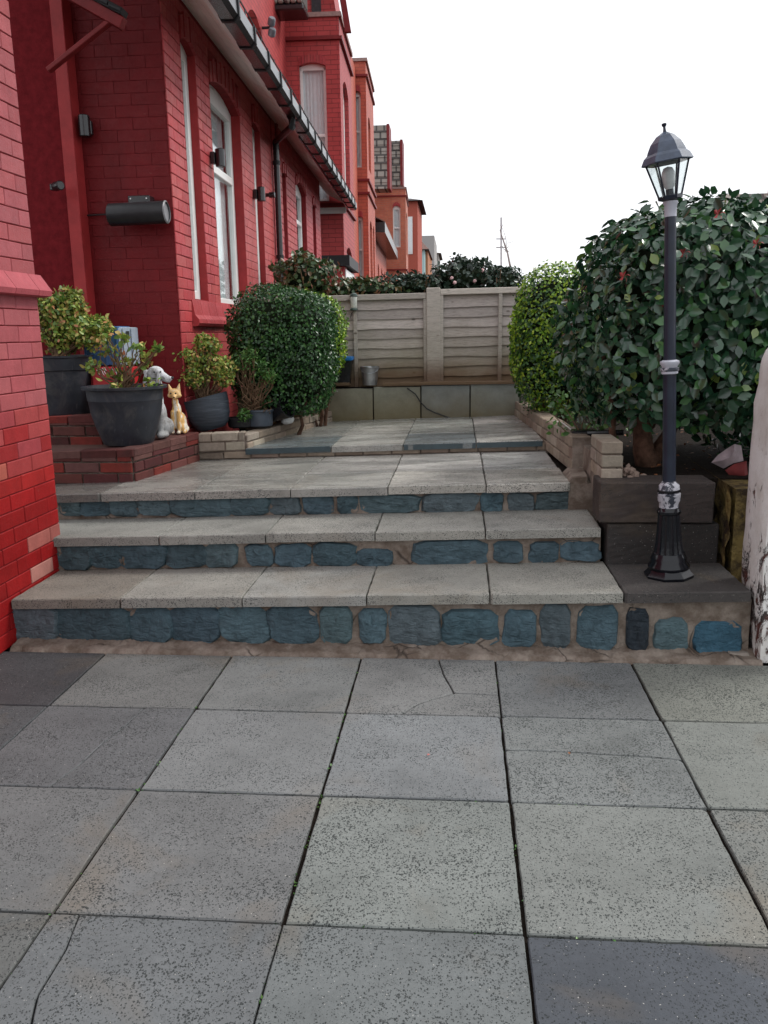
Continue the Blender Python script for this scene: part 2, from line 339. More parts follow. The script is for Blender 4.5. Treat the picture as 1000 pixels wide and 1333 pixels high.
def lay(parent, O, U, N, L, H, mat, openings=(), course=.075, blen=.225, joint=.008, D=.012, colf=None, limit=300, minpx=7, bond=.5, zshear=0, ragged=0, off0=0.0, topped=True):
    """bricks over the rectangle O + u*U + v*z, facing N; separate parts where the picture shows them, the rest one part"""
    U = Vector(U).normalized(); N = Vector(N).normalized(); X = U; Yl = -N; Z = Vector((0, 0, 1))
    rot = Matrix((X, Yl, Z)).transposed()
    flip = X.cross(Yl).dot(Z) < 0
    lst = []
    nrow = int(H/course+.5)
    for r in range(nrow):
        v = r*course; start = off0-(r % 2)*blen*bond
        u = start
        segs = []
        while u < L:
            a, b = max(u, 0), min(u+blen, L)
            u += blen
            if b-a < .03: continue
            segs.append((a, b))
        for a, b in segs:
            parts = [(a, b)]
            for (u0, u1, v0, v1) in openings:
                if v+course*.5 > v0 and v+course*.5 < v1:
                    nn = []
                    for p, q in parts:
                        if q <= u0 or p >= u1: nn.append((p, q)); continue
                        if p < u0: nn.append((p, u0+joint))
                        if q > u1: nn.append((u1-joint, q))
                    parts = nn
            for p, q in parts:
                if q-p-joint > .02: lst.append((p+joint/2, q-joint/2, v+joint/2, r))
    pick = []
    for (p, q, v, r) in lst:
        c = Vector(O)+U*((p+q)/2)+Z*(v+course/2+zshear*(p+q)/2)
        x, y, z = proj(c)
        vis = z > .3 and -30 < x < 1030 and -30 < y < 1363 and (CAM-c).dot(N) > 0
        sx = 0
        if vis:
            e = proj(c+U*(q-p)/2); w = math.hypot(e[0]-x, e[1]-y)*2; h = course*FPX/z; sx = max(w, h) if min(w, h) > 3 else 0
        pick.append((sx, p, q, v, r, c))
    pick.sort(key=lambda t: -t[0])
    rest = MB(); n = 0
    for sx, p, q, v, r, c in pick:
        Lq = round((q-p)/.005)*.005; o = Vector(O)+U*p+Z*(v+zshear*p)
        if ragged: o += N*random.uniform(-ragged, ragged)
        if n < limit and sx >= minpx:
            me = brick_mesh(Lq, course-joint, D, mat)
            ob = bpy.data.objects.new('brick', me); link(ob)
            m4 = rot.to_4x4()
            if flip:                                           # mirror-free: turn the run round
                m4 = Matrix((-X, Yl, Z)).transposed().to_4x4(); o = o+U*(q-p)
            m4.translation = o; ob.matrix_world = m4
            if parent is not None:
                l = parent.location.copy(); pp = parent.parent
                while pp: l += pp.location; pp = pp.parent
                ob.parent = parent; ob.location = o-l
            ob.color = (*colf(c), 1) if colf else (.3, .05, .05, 1)
            n += 1
        else: rest.obox(o-N*.0, U*Lq, Z*(course-joint), N*D)
    if rest.v: rest.build('brick_field', mat, parent, color=colf(Vector(O)+U*L/2+Z*H*.7) if colf else None, kind='stuff')
def core(parent, O, U, N, L, H, thick, mat, openings=(), name='wall'):
    """solid wall with (arched) openings: columns between the cuts; openings = (u0,u1,v0,v1,rise)"""
    U = Vector(U).normalized(); N = Vector(N).normalized(); O = Vector(O); Z = Vector((0, 0, 1))
    cuts = {0, L}
    for (u0, u1, v0, v1, rs) in openings:
        k = 8 if rs else 1
        for i in range(k+1): cuts.add(u0+(u1-u0)*i/k)
    cuts = sorted(cuts); m = MB()
    def arch(op, u): u0, u1, v0, v1, rs = op; t = (u-(u0+u1)/2)/((u1-u0)/2); return v1+rs*(1-t*t)
    for a, b in zip(cuts[:-1], cuts[1:]):
        ops = sorted([o for o in openings if o[0]-1e-6 <= a and b <= o[1]+1e-6], key=lambda o: o[2])
        lo = (0, 0); spans = []
        for o in ops: spans.append((lo, (o[2], o[2]))); lo = (arch(o, a), arch(o, b))
        spans.append((lo, (H, H)))
        for (l0, l1), (h0, h1) in spans:
            if h0-l0 < .002: continue
            A = O+U*a; B = O+U*b
            m.extr([A+Z*l0, B+Z*l1, B+Z*h1, A+Z*h0], -N*thick)
    return m.build(name, mat, parent)
def voussoirs(parent, O, U, N, op, mat, colf, depth=.035, h=.16, n=None):
    u0, u1, v0, v1, rs = op; U = Vector(U).normalized(); N = Vector(N).normalized(); Z = Vector((0, 0, 1)); O = Vector(O)
    n = n or max(4, int((u1-u0)/.07))
    for i in range(n):
        a, b = u0+(u1-u0)*(i+.06)/n, u0+(u1-u0)*(i+.94)/n
        f = lambda u: v1+rs*(1-((u-(u0+u1)/2)/((u1-u0)/2))**2)
        hh = h+(.018 if i % 2 else 0)
        mb = MB().extr([O+U*a+Z*f(a), O+U*b+Z*f(b), O+U*b+Z*(f(b)+hh), O+U*a+Z*(f(a)+hh)], N*(depth if i % 2 else depth*.75))
        o = mb.build('arch_brick', mat, parent, color=colf(O+U*a+Z*v1))
def window(parent, O, U, N, op, recess=.11, bars_v=(), bars_h=(), fw=.055, curtain=True, cut=0, curtfrac=1.0):
    """white frame, bars, glass pane and what hangs behind it, set back in an opening"""
    u0, u1, v0, v1, rs = op; U = Vector(U).normalized(); N = Vector(N).normalized(); Z = Vector((0, 0, 1)); O = Vector(O)-N*recess
    top = v1+rs*.15; w = empty('window', O+U*(u0+u1)/2+Z*v0); setparent(w, parent); 
    m = MB(); P = lambda u, v, d=0: O+U*u+Z*v+N*d
    def bar(a, b, c, d, dp=.05, pr=0): m.bbox(P(a, c, pr-dp), U*(b-a), Z*(d-c), N*dp, .006)
    f = lambda u: v1+rs*(1-((u-(u0+u1)/2)/((u1-u0)/2))**2)
    bar(u0, u0+fw, v0, v1); bar(u1-fw, u1, v0, v1); bar(u0+fw, u1-fw, v0, v0+fw)
    k = 8                                                    # head of the frame follows the arch
    for i in range(k):
        a = u0+(u1-u0)*i/k; b = u0+(u1-u0)*(i+1)/k
        m.extr([P(a, v1-fw*.9 if rs else v1-fw, -.05), P(b, v1-fw*.9 if rs else v1-fw, -.05), P(b, f(b), -.05), P(a, f(a), -.05)], N*.05)
    m.build('frame', M_WHITE, w)
    m = MB()
    for h in bars_h: bar(u0+fw, u1-fw, v0+(v1-v0)*h-fw*.5, v0+(v1-v0)*h+fw*.5, .045, .004)
    for h in bars_v: bar(u0+(u1-u0)*h-fw*.45, u0+(u1-u0)*h+fw*.45, v0+fw, v1-fw, .045, .002)
    if m.v: m.build('glazing_bar', M_WHITE, w)
    MB().obox(P(u0+fw*.8, v0+fw*.8, -.03), U*(u1-u0-fw*1.6), Z*(v1-v0-fw*1.6+rs*.3), N*.006).build('pane', M_GLASS, w)
    if curtain:
        mm = MB(); n = 24; W_ = (u1-u0-fw)*curtfrac; pts = []
        for i in range(n+1): pts.append((u0+fw*.5+W_*i/n, -.085+.012*math.sin(i*1.7)+.008*math.sin(i*4.1)))
        V = [P(a, v0+.04, d) for a, d in pts]+[P(a, v1, d) for a, d in pts]+[P(a, v0+.04, d-.004) for a, d in pts]+[P(a, v1, d-.004) for a, d in pts]
        F = [(i, i+1, n+2+i, n+1+i) for i in range(n)]+[(2*n+2+i, 3*n+3+i, 3*n+4+i, 2*n+3+i) for i in range(n)]
        mm.add(V, F).build('curtain', M_CURT, w, smooth=True)
    MB().obox(P(u0-.05, v0-.05, -.55), U*(u1-u0+.1), Z*(v1-v0+.25), N*.02).build('room_back', M_DARKROOM, w)
    return w
# ------------------------------------------------------------------ slabs
def jitter_edge(P, step=.06, amp=.0012):
    out = []
    for i in range(len(P)):
        a = Vector(P[i]); b = Vector(P[(i+1) % len(P)]); n = max(1, int((b-a).length/step))
        d = (b-a).normalized(); nn = Vector((-d.y, d.x))
        for k in range(n): out.append(a+(b-a)*k/n+(nn*random.uniform(-amp, amp) if k else Vector((0, 0))))
    return out
def inset(P, d):
    n = len(P); out = []
    for i in range(n):
        a, b, c = P[i-1], P[i], P[(i+1) % n]
        e1 = (b-a); e2 = (c-b)
        if e1.length < 1e-6 or e2.length < 1e-6: out.append(b.copy()); continue
        e1.normalize(); e2.normalize(); n1 = Vector((-e1.y, e1.x)); n2 = Vector((-e2.y, e2.x)); m = n1+n2
        if m.length < .3: out.append(b+n1*d)
        else: m.normalize(); out.append(b+m*(d/max(.5, m.dot(n1))))
    return out
def chip_corners(P):
    out = []
    for i in range(len(P)):
        a, b, c = P[i-1], P[i], P[(i+1) % len(P)]
        if random.random() < .45 and (b-a).length > .1 and (c-b).length > .1:
            k = random.uniform(.003, .012); out += [b+(a-b).normalized()*k*random.uniform(.6, 1.5), b+(c-b).normalized()*k]
        else: out.append(b)
    return out
def slab(parent, poly, top, th, mat, color, gap=.004, name='paving_slab', bv=.003, amp=.0012, warp=0.0):
    """poly: plan corners (x,y) counter-clockwise; top(x,y) gives the surface height"""
    P = inset([Vector(p) for p in poly], gap); P = chip_corners(P); P = jitter_edge(P, .05, amp); Q = inset(P, bv); n = len(P)
    tx, ty, t0 = random.uniform(-warp, warp), random.uniform(-warp, warp), random.uniform(-warp, warp)*.3
    cx = sum(p.x for p in P)/n; cy = sum(p.y for p in P)/n
    T = lambda p, d: (p.x, p.y, top(p.x, p.y)+t0+tx*(p.x-cx)+ty*(p.y-cy)-d)
    V = [T(p, th) for p in P]+[T(p, bv*random.uniform(.6, 1.8)) for p in P]+[T(p, 0) for p in Q]
    F = [(i, (i+1) % n, n+(i+1) % n, n+i) for i in range(n)]+[(n+i, n+(i+1) % n, 2*n+(i+1) % n, 2*n+i) for i in range(n)]
    F += [tuple(range(2*n, 3*n)), tuple(range(n))[::-1]]
    return MB().add(V, F).build(name, mat, parent, color=color)
def rect(x0, x1, y0, y1): return [(x0, y0), (x1, y0), (x1, y1), (x0, y1)]
def split(x0, x1, y0, y1, pts, vertical=True):
    q = [(x0+(x1-x0)*a, y0+(y1-y0)*b) for a, b in pts]        # pts run from the near edge up (vertical) or left to right
    if vertical: return [[(x0, y0)]+q+[(x0, y1)], q[::-1][::-1] and ([q[0], (x1, y0), (x1, y1)]+q[::-1][:-1])]
    return [[(x0, y0), (x1, y0)]+q[::-1], q+[(x1, y1), (x0, y1)]]
# ================================================================== GROUND
g = MB().add([(-300,-300,-.06),(300,-300,-.06),(300,600,-.06),(-300,600,-.06)], [(0,1,2,3)]).build('ground', M_SOIL, kind='structure')
B1, B2, B3, B4 = .27, .454, .61, .685
pav = empty('paving', (0, 2.5, 0), kind='structure')
GX, GY = -.4328, 1.8236
lt = lambda x, y: 0.0
GREY = (.26, .27, .255)
tone = {(-4,2):(.10,.105,.105),(-3,2):(.085,.085,.09),(-3,1):(.11,.115,.12),(-2,0):(.19,.195,.195),(-2,1):(.165,.17,.175),(-1,1):(.24,.25,.25),(-2,2):(.2,.205,.2),(-1,2):(.24,.25,.245),
        (-1,-1):(.175,.185,.19),(-1,0):(.21,.215,.215),(0,0):(.26,.28,.265),(0,1):(.25,.265,.27),(1,0):(.25,.265,.25),(1,-1):(.10,.11,.125),(0,-1):(.19,.205,.205),
        (-2,-1):(.16,.165,.16),(1,1):(.235,.25,.245),(2,0):(.23,.24,.225),(2,1):(.25,.265,.245),(2,2):(.25,.26,.23),(1,2):(.21,.22,.22),(0,2):(.245,.25,.245)}
for i in range(-6, 6):
    for j in range(-5, 3):
        x0 = GX+.6*i+random.uniform(-.001, .001); x1 = x0+.6; y0 = GY+.6*j; y1 = y0+(.6 if j < 2 else .57)
        x0s = rect(x0, x1, y0, y1); cl = tone.get((i, j)) or jit(tuple(c*.88 for c in GREY), .13)
        pieces = [x0s]
        if (i, j) == (-2, 1): pieces = split(x0, x1, y0, y1, [(.50, 0), (.56, .25), (.585, .5), (.64, .78), (.66, 1)])
        if (i, j) == (-1, -1): pieces = split(x0, x1, y0, y1, [(.30, 0), (.24, .3), (.16, .55), (.155, .8), (.12, 1)])
        if (i, j) == (1, 1): pieces = split(x0, x1, y0, y1, [(0, .56), (.25, .56), (.5, .545), (.75, .53), (1, .5)], False)
        if (i, j) == (0, 2):
            L = lambda a, b: (x0+(x1-x0)*a, y0+(y1-y0)*b)
            pieces = [[L(0,0), L(.36,0), L(.46,.16), L(.70,.36), L(.62,.7), L(.58,1), L(0,1)], [L(.36,0), L(1,0), L(1,.34), L(.70,.36), L(.46,.16)], [L(1,.34), L(1,1), L(.58,1), L(.62,.7), L(.70,.36)]]
        if (i, j) == (0, -1): pieces = split(x0, x1, y0, y1, [(0, .33), (.12, .37), (.3, .36), (.5, .30), (.8, .31), (1, .24)], False)
        if (i, j) == (0, -2): pass
        for k, pc in enumerate(pieces):
            slab(pav, pc, lt, .045, M_SLAB, cl, gap=.0058 if len(pieces) == 1 else .0024, warp=.002)
MB().box((-4.2, -1.5, -.05), (4, 3.62, -.014)).build('joint_bed', M_SOIL, pav)
# mortar fillet between the paving and the first riser, in cracked lengths
def rough_sheet(name, fn, nu, nv, mat, parent):
    """a lumpy hand-laid mortar surface; fn(a, b) gives the point at 0..1 across and up"""
    V = [fn(a/nu, b/nv) for b in range(nv+1) for a in range(nu+1)]
    F = [(b*(nu+1)+a, b*(nu+1)+a+1, (b+1)*(nu+1)+a+1, (b+1)*(nu+1)+a) for b in range(nv) for a in range(nu)]
    return MB().add(V, F).build(name, mat, parent, smooth=True)
edge = [3.595+random.uniform(-.004, .004)+.012*math.sin(a*.37)*math.sin(a*.11+1) for a in range(301)]
def strip_pt(a, b):
    e = edge[int(round(a*300))]; y = e+(3.73-e)*b
    return (-2.11+3.44*a, y, -.012 if b == 0 else .006+.026*b+random.uniform(-.0035, .0035)+.004*math.sin(a*71)*math.sin(b*9+a*20))
rough_sheet('mortar_strip', strip_pt, 300, 8, M_MORTAR, pav)
# ================================================================== STEPS
steps = empty('garden_steps', (-.6, 4.4, 0), 'three wide grey steps with blue stone risers leading up to the terrace', 'steps')
def riser(x0, x1, y, z0, a, px_list, m=M_MORTAR, depth=.35, right_cut=None):
    mm = MB(); mm.add([(x0, y, z0-.02), (x1, y, z0-.02), (x1, y+depth, z0-.02), (x0, y+depth, z0-.02), (x0, y, tz(x0, a)-.052), (x1, y, tz(x1, a)-.052), (x1, y+depth, tz(x1, a)-.052), (x0, y+depth, tz(x0, a)-.052)],
        [(3,2,1,0),(4,5,6,7),(0,1,5,4),(1,2,6,5),(2,3,7,6),(3,0,4,7)])
    mm.build('riser', m, steps)
    nu = int((x1-x0)/.022); zt = lambda a: tz(x0+(x1-x0)*a, a_)-.05
    a_ = a; rough_sheet('mortar_face', lambda p, q: (x0+(x1-x0)*p, y-.001+random.uniform(-.004, .003), (z0-.02)*(1-q)+zt(p)*q), nu, 11, m, steps)
    for it in px_list:
        xa, xb, ya, yb = it[:4]; colr = it[4] if len(it) > 4 else None
        P0 = at_y(xa, yb, y); P1 = at_y(xb, ya, y); stone(steps, P0.x, P1.x, P0.z, P1.z, y, colr)
def stone(parent, xa, xb, za, zb, y, colr=None):
    cx, cz, hw, hh = (xa+xb)/2, (za+zb)/2, (xb-xa)/2, (zb-za)/2; n = 16; ring = []; cj = [random.uniform(.92, 1.05) for _ in range(4)]
    ph = random.uniform(0, 6); sk = random.uniform(-.10, .10)
    for k in range(n):
        t = 2*math.pi*(k+.5)/n; c, s_ = math.cos(t), math.sin(t); q = (abs(c)**16+abs(s_)**16)**(-1/16)
        q *= cj[int((k+.5)/4)]*(1+random.uniform(-.035, .035))
        ring.append((c*q+sk*s_, s_*q))
    V = []; F = []; scl = [(1.10, -.006), (1.085, .006), (1.0, .015), (.66, .018), (.33, .019)]
    tilt = random.uniform(-.012, .012); tz_ = random.uniform(-.012, .012)
    for sc, d in scl:
        for k, (a, b) in enumerate(ring):
            dd = d+(random.uniform(-.008, .008)+tilt*a*sc+tz_*b*sc if d > .006 else 0)
            V.append((cx+a*hw*sc, y-dd, cz+b*hh*sc))
    V.append((cx, y-.02, cz))
    for i in range(len(scl)-1):
        for k in range(n): F.append((i*n+k, i*n+(k+1) % n, (i+1)*n+(k+1) % n, (i+1)*n+k))
    e = len(V)-1; b0 = (len(scl)-1)*n
    for k in range(n): F.append((b0+k, b0+(k+1) % n, e))
    base = jit(colr or random.choice([(.082,.135,.158), (.094,.144,.165), (.075,.125,.15), (.105,.142,.155), (.068,.112,.134)]), .14, .03)
    MB().add(V, F).build('stone', M_STONE, parent, ang=50, color=base)
r1 = [(15,72,790,834),(76,167,790,834),(171,225,791,834),(226,284,790,834),(288,348,791,834),(353,412,791,835),(419,457,790,837),(469,502,794,836),(510,572,789,839),(576,648,794,839),(656,698,794,840),(704,742,789,842),(752,802,790,842),
      (814,845,793,845,(.025,.035,.045)),(851,894,806,846),(903,965,809,850,(.04,.10,.15))]
r2 = [(80,117,707,739),(120,155,710,738),(159,216,708,739),(220,267,708,738),(270,309,708,737),(322,355,709,736),(359,404,708,737),(410,462,707,736),(467,509,715,736),(540,630,704,734),(644,680,705,731),(690,727,705,731),(732,780,705,728)]
r3 = [(80,105,650,670),(109,143,650,670),(146,179,650,671),(182,219,650,670),(227,299,645,671),(301,348,645,670),(352,390,645,669),(395,432,644,669),(440,466,644,668),(472,545,644,667),(551,620,642,668),(626,654,642,667),(662,694,642,666),(699,758,640,666)]
riser(-2.75, 1.30, 3.71, 0, B1, r1); riser(-2.9, .715, 4.19, .2, B2, r2); riser(-3.2, .72, 4.62, .4, B3, r3)
TT = lambda a: (lambda x, y: tz(x, a))
SC = [(.27,.265,.24), (.235,.235,.215), (.285,.28,.25), (.25,.25,.23)]
def tread(xs, y0, y1, a, mat, cols=None, th=.048, name='tread_slab', parent=None, gap=.003):
    for i, (p, q) in enumerate(zip(xs[:-1], xs[1:])):
        dy = random.uniform(-.006, .006)
        slab(parent or steps, rect(p, q, y0+dy, y1), TT(a), th, mat, cols[i] if cols else random.choice(SC), gap=gap, name=name, bv=.004, amp=.002, warp=.003)
jx = lambda pts, Y, y: [at_y(p, y, Y).x for p in pts]
X1 = [-2.118]+jx([155,315,477,638,812], 3.67, 776)
tread(X1, 3.665, 4.20, B1, M_STEP, [(.20,.185,.16),(.26,.255,.23),(.27,.27,.25),(.28,.275,.245),(.27,.265,.235)])
tread([X1[-1]+.002, 1.285], 3.665, 4.14, B1, M_DARKC, [(.085,.077,.073)])
X2 = [-2.75]+jx([80], 4.15, 700)+jx([205,345,488,632,783], 4.15, 690); X2[1] -= .0
tread([-2.75]+X2[2:], 4.15, 4.63, B2, M_STEP)
X3 = [-2.9]+jx([130,253,378,505,633,743], 4.58, 633)
tread(X3, 4.575, 5.09, B3, M_WET, [(.12,.11,.10),(.24,.23,.21),(.27,.265,.24),(.29,.285,.26),(.40,.385,.34),(.43,.41,.365)])  # right-hand slabs paler: reflected sky put into their colour
terr = empty('lower_terrace', (-.6, 5.4, .5), kind='structure')
X3b = [-2.9, -2.1, -1.47]+X3[3:6]+[.60]
tread(X3b, 5.09, 5.83, B3, M_WET, [(.16,.155,.15),(.22,.21,.19),(.26,.255,.23),(.29,.28,.26),(.38,.37,.345),(.34,.34,.325)], name='paving_slab', parent=terr)  # sky sheen on the right-hand slabs is put into the colour
_z0 = lambda x, a: tz(x, a)-.055
def bed(name, x0, x1, y0, y1, a, drop, mat, parent, low=0.0):
    return MB().add([(x0,y0,low),(x1,y0,low),(x1,y1,low),(x0,y1,low),(x0,y0,tz(x0,a)-drop),(x1,y0,tz(x1,a)-drop),(x1,y1,tz(x1,a)-drop),(x0,y1,tz(x0,a)-drop)],
        [(3,2,1,0),(4,5,6,7),(0,1,5,4),(1,2,6,5),(2,3,7,6),(3,0,4,7)]).build(name, mat, parent)
bed('joint_bed', -3.2, .71, 4.98, 5.84, B3, .02, M_SOIL, terr, .1)
# step four: a course of pale bricks under dark-edged slabs
paleC = lambda c: jit(random.choice([(.33,.27,.21), (.29,.235,.18), (.36,.31,.25), (.27,.21,.165)]), .13, .02)
ut = empty('upper_terrace', (-.3, 6.7, .6), kind='structure')
lay(ut, (-1.86, 5.842, tz(-1.86, B3)+.002), (1, 0, 0), (0, -1, 0), 2.46, .052, M_PALE, course=.056, blen=.20, D=.012, colf=paleC, zshear=TS, minpx=5)
bed('riser', -1.86, .62, 5.843, 6.2, B4, .045, M_MORTAR, ut, .3)
X4 = [-1.495]+jx([431,525,620,707], 5.82, 573)
for r in range(3):
    y0 = 5.815+r*.585; cols = [(.13,.155,.16) if r == 0 else (.24,.24,.22),(.32,.31,.28),(.16,.18,.18) if r == 0 else (.32,.32,.30),(.33,.32,.30)]  # pale slabs lightened, wet sky sheen put into the colour
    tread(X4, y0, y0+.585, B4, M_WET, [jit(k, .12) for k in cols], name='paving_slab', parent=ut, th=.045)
MB().obox((X4[0], 5.812, tz(X4[0], B4)-.0425), (X4[1]-X4[0]-.008, 0, TS*.85), (0, .004, 0), (0, 0, .036)).build('dark_edging', plain('blue_black_edging', (.035,.06,.07), .35, .5), ut)
MB().obox((X4[2]+.004, 5.812, tz(X4[2], B4)-.0425), (X4[3]-X4[2]-.008, 0, TS*.45), (0, .004, 0), (0, 0, .036)).build('dark_edging', bpy.data.materials['blue_black_edging'], ut)
MB().obox((X4[3]+.004, 5.812, tz(X4[3], B4)-.0425), (X4[4]-X4[3]-.008, 0, TS*.4), (0, .004, 0), (0, 0, .036)).build('dark_edging', bpy.data.materials['blue_black_edging'], ut)
bed('joint_bed', -1.86, .62, 6.0, 7.6, B4, .02, M_SOIL, ut, .3)
# ================================================================== BACK RETAINING WALL, LEDGE AND FENCE
rw = empty('retaining_wall', (-.3, 7.6, .6), 'low retaining wall of upright green-stained concrete slabs below the fence', 'wall')
jw = [-2.05, -1.62]+[at_y(x, 525, 7.58).x for x in (425, 486, 548, 612, 677)]+[.97, 1.4, 1.85]
wc = [(.09,.10,.095),(.085,.095,.09),(.24,.235,.18),(.23,.23,.18),(.20,.22,.21),(.21,.23,.21),(.20,.21,.19),(.15,.16,.15),(.15,.16,.15)]
for i, (p, q) in enumerate(zip(jw[:-1], jw[1:])):
    MB().bbox((p+.005, 7.575, .60), (q-p-.01, 0, 0), (0, .05, 0), (0, 0, .375+TS*(p+.4)), .004).build('concrete_slab', M_ALG, rw, color=wc[i])
MB().box((-2.1, 7.60, .5), (1.9, 7.72, .93)).build('backing', M_SOIL, rw)
for (pa, pb, z0, c) in ((520, 690, .985, (.33,.24,.19)), (400, 455, .985, (.25,.2,.15)), (498, 520, .98, (.2,.19,.12))):
    a = at_y(pa, 500, 7.56).x; b = at_y(pb, 500, 7.56).x; 
    MB().bbox((a, 7.555, z0-.004), (b-a, 0, .003), (0, .11, 0), (0, 0, .026), .003).build('ledge_board', M_WOOD, rw)
MB().box((-2.1, 7.6, .90), (1.9, 7.85, .965)).build('ledge_soil', M_SOIL, rw)
fence = empty('wooden_fence', (-.3, 7.7, .95), 'weathered grey wooden fence of overlapping boards across the top of the terrace', 'fence')
def fz(px, py, Y): return at_y(px, py, Y).z
for (xa, xb) in ((-1.95, -.275), (-.165, 1.6)):
    nb = 9; z0 = .965; z1 = 1.735
    for r in range(nb):
        za = z0+(z1-z0)*r/nb; hb = (z1-z0)/nb+.03
        # a lapped board: bottom edge stands proud of the board below
        n = 14; V = []; F = []
        for i in range(n+1):
            x = xa+(xb-xa)*i/n; w = .004*math.sin(i*1.3+r*2.1)+random.uniform(-.002, .002); zz = za+.012*(x+.3)
            V += [(x, 7.700, zz+w), (x, 7.712, zz+w), (x, 7.735, zz+hb), (x, 7.725, zz+hb)]
        for i in range(n):
            a, b = 4*i, 4*i+4; F += [(a, b, b+1, a+1), (a+1, b+1, b+2, a+2), (a+2, b+2, b+3, a+3), (a+3, b+3, b, a)]
        F += [(0, 1, 2, 3), (4*n+3, 4*n+2, 4*n+1, 4*n)]
        MB().add(V, F).build('board', M_WOOD, fence)
for x in (at_y(463, 440, 7.68).x, at_y(651, 440, 7.68).x, -.292, -.15, -1.4, 1.1):
    MB().bbox((x-.017, 7.672, .965), (.034, 0, 0), (0, .028, 0), (0, 0, .80), .003).build('batten', M_POSTW, fence)
for (xa, xb) in ((-1.95, -.285), (-.158, 1.6)):
    MB().bbox((xa, 7.665, tz(xa, 1.752)), (xb-xa, 0, TS*(xb-xa)*.4), (0, .06, 0), (0, 0, .05), .004).build('top_rail', M_POSTW, fence)
MB().bbox((-.282, 7.655, .8), (.122, 0, 0), (0, .1, 0), (0, 0, 1.022), .006).build('post', M_POSTW, fence)
MB().bbox((1.6, 7.655, .8), (.12, 0, 0), (0, .1, 0), (0, 0, 1.04), .006).build('post', M_POSTW, fence)
# soil beds beside the terraces and beyond the fence
bed('soil_bed_left', -2.1, -1.10, 5.86, 7.6, .60, 0, M_SOIL, None)['kind'] = 'structure'
bed('soil_bed_right', .76, 4.5, 4.34, 7.6, .655, 0, M_SOIL, None)['kind'] = 'structure'
MB().box((-2.1, 7.74, -.05), (6, 60, .92)).build('neighbouring_gardens', M_SOIL, kind='structure')
# ================================================================== PALE BRICK BED WALLS
def bed_wall(name, label, path, courses, th, zbase, faces, cz=.068, blen=.2):
    w = empty(name, Vector((*path[0], zbase(path[0][0]))), label, 'wall')
    for (a, b) in zip(path[:-1], path[1:]):
        A, B = Vector((*a, 0)), Vector((*b, 0)); U = (B-A).normalized(); N = Vector((U.y, -U.x, 0)); L = (B-A).length
        if faces == 'left': N = -N
        zs = (zbase(b[0])-zbase(a[0]))/L if L else 0
        if len(path) > 2 or True:
            dz = zbase(b[0])-zbase(a[0]); 
        sl = getattr(bed_wall, 'slope', 0)
        m = MB().extr([A-N*.006+Vector((0,0,zbase(a[0]))), B-N*.006+Vector((0,0,zbase(b[0])+sl)), B-N*.006+Vector((0,0,zbase(b[0])+sl+courses*cz-.012)), A-N*.006+Vector((0,0,zbase(a[0])+courses*cz-.012))], -N*(th-.012))
        m.build('mortar_core', M_MORTAR, w)
        for r in range(courses):
            u = -(r % 2)*blen*.5; 
            while u < L-.02:
                p, q = max(u, 0), min(u+blen, L); u += blen
                if q-p < .04: continue
                z = zbase(a[0])+((zbase(b[0])+sl-zbase(a[0]))/L)*(p+q)/2+r*cz
                o = A+U*(p+.004)+N*random.uniform(-.003, .004)+Vector((0, 0, z+.003))
                MB().bbox(o, U*(q-p-.008)+Vector((0,0,((zbase(b[0])+sl-zbase(a[0]))/L)*(q-p))), -N*th, Vector((0, 0, cz-.009)), .005).build('brick', M_PALE, w, color=paleC(o))
    return w
pw0 = at_t(262, 599, B3); pw1 = at_t(350, 585, B3); pw2 = Vector((-1.16, 7.52, 0))
bed_wall.slope = 0
bed_wall('bed_wall', 'low pale brick wall round the left bed, turning beside the clipped green hedge', [(-1.83, 5.80), (-1.50, 5.83)], 2, .10, lambda x: tz(x, B3)+.058, 'right', blen=.19)
w2 = bed_wall('bed_wall', 'low pale brick wall running back along the left edge of the upper terrace', [(-1.485, 5.842), (-1.13, 7.56)], 3, .10, lambda x: tz(x, B4)-.075, 'right', cz=.058)
# right hand wall
ra = (.655, 4.93); rb = (.495, 7.56)
bed_wall('bed_wall', 'low pale brick wall along the right side of the terraces below the hedges', [ra, rb], 3, .115, lambda x: tz(x, B3)+.0+(.0 if x > .6 else .0), 'left', cz=.07)
for o in COL.objects: pass
st = empty('brick_stub', (.84, 4.4, .68), 'short stack of pale bricks on the dark block beside the lamp post', 'brick stack')
for r in range(3):
    for k in range(2):
        MB().bbox((.712+random.uniform(-.003,.003), 4.25+k*.17, .700+r*.068), (.105, 0, 0), (0, .162, 0), (0, 0, .06), .005).build('brick', M_PALE, st, color=paleC(None))
MB().box((.72, 4.26, .695), (.81, 4.58, .895)).build('mortar_core', M_MORTAR, st)
m = MB()
for k in range(34):
    a = random.uniform(.80, .95); r = random.uniform(.008, .022); c = Vector((a, 4.27+random.uniform(0, .10), .70+random.uniform(0, .08)*(1-(a-.80)/.17)))
    bm = bmesh.new(); bmesh.ops.create_icosphere(bm, subdivisions=1, radius=r, matrix=Matrix.Translation(c))
    for v in bm.verts: v.co += Vector([random.uniform(-.3, .3)*r for _ in range(3)])
    m.frombm(bm)
m.build('mortar_rubble', M_PALE, color=(.3,.22,.18), label='heap of broken mortar crumbs against the pale brick stub', cat='rubble', kind='stuff')
# mortar joint between terrace wall and stub, and foot of the wall
MB().box((.602, 4.592, .1), (.772, 4.925, .622)).build('mortar_joint', M_MORTAR, st); MB().box((.722, 4.43, .60), (.775, 4.93, .79)).build('mortar_joint', M_MORTAR, st)
MB().extr([(.565, 4.60, .60), (.70, 4.60, .60), (.70, 4.60, .66), (.62, 4.60, .655)], (.03, .4, 0)).build('mortar_foot', M_MORTAR, st)
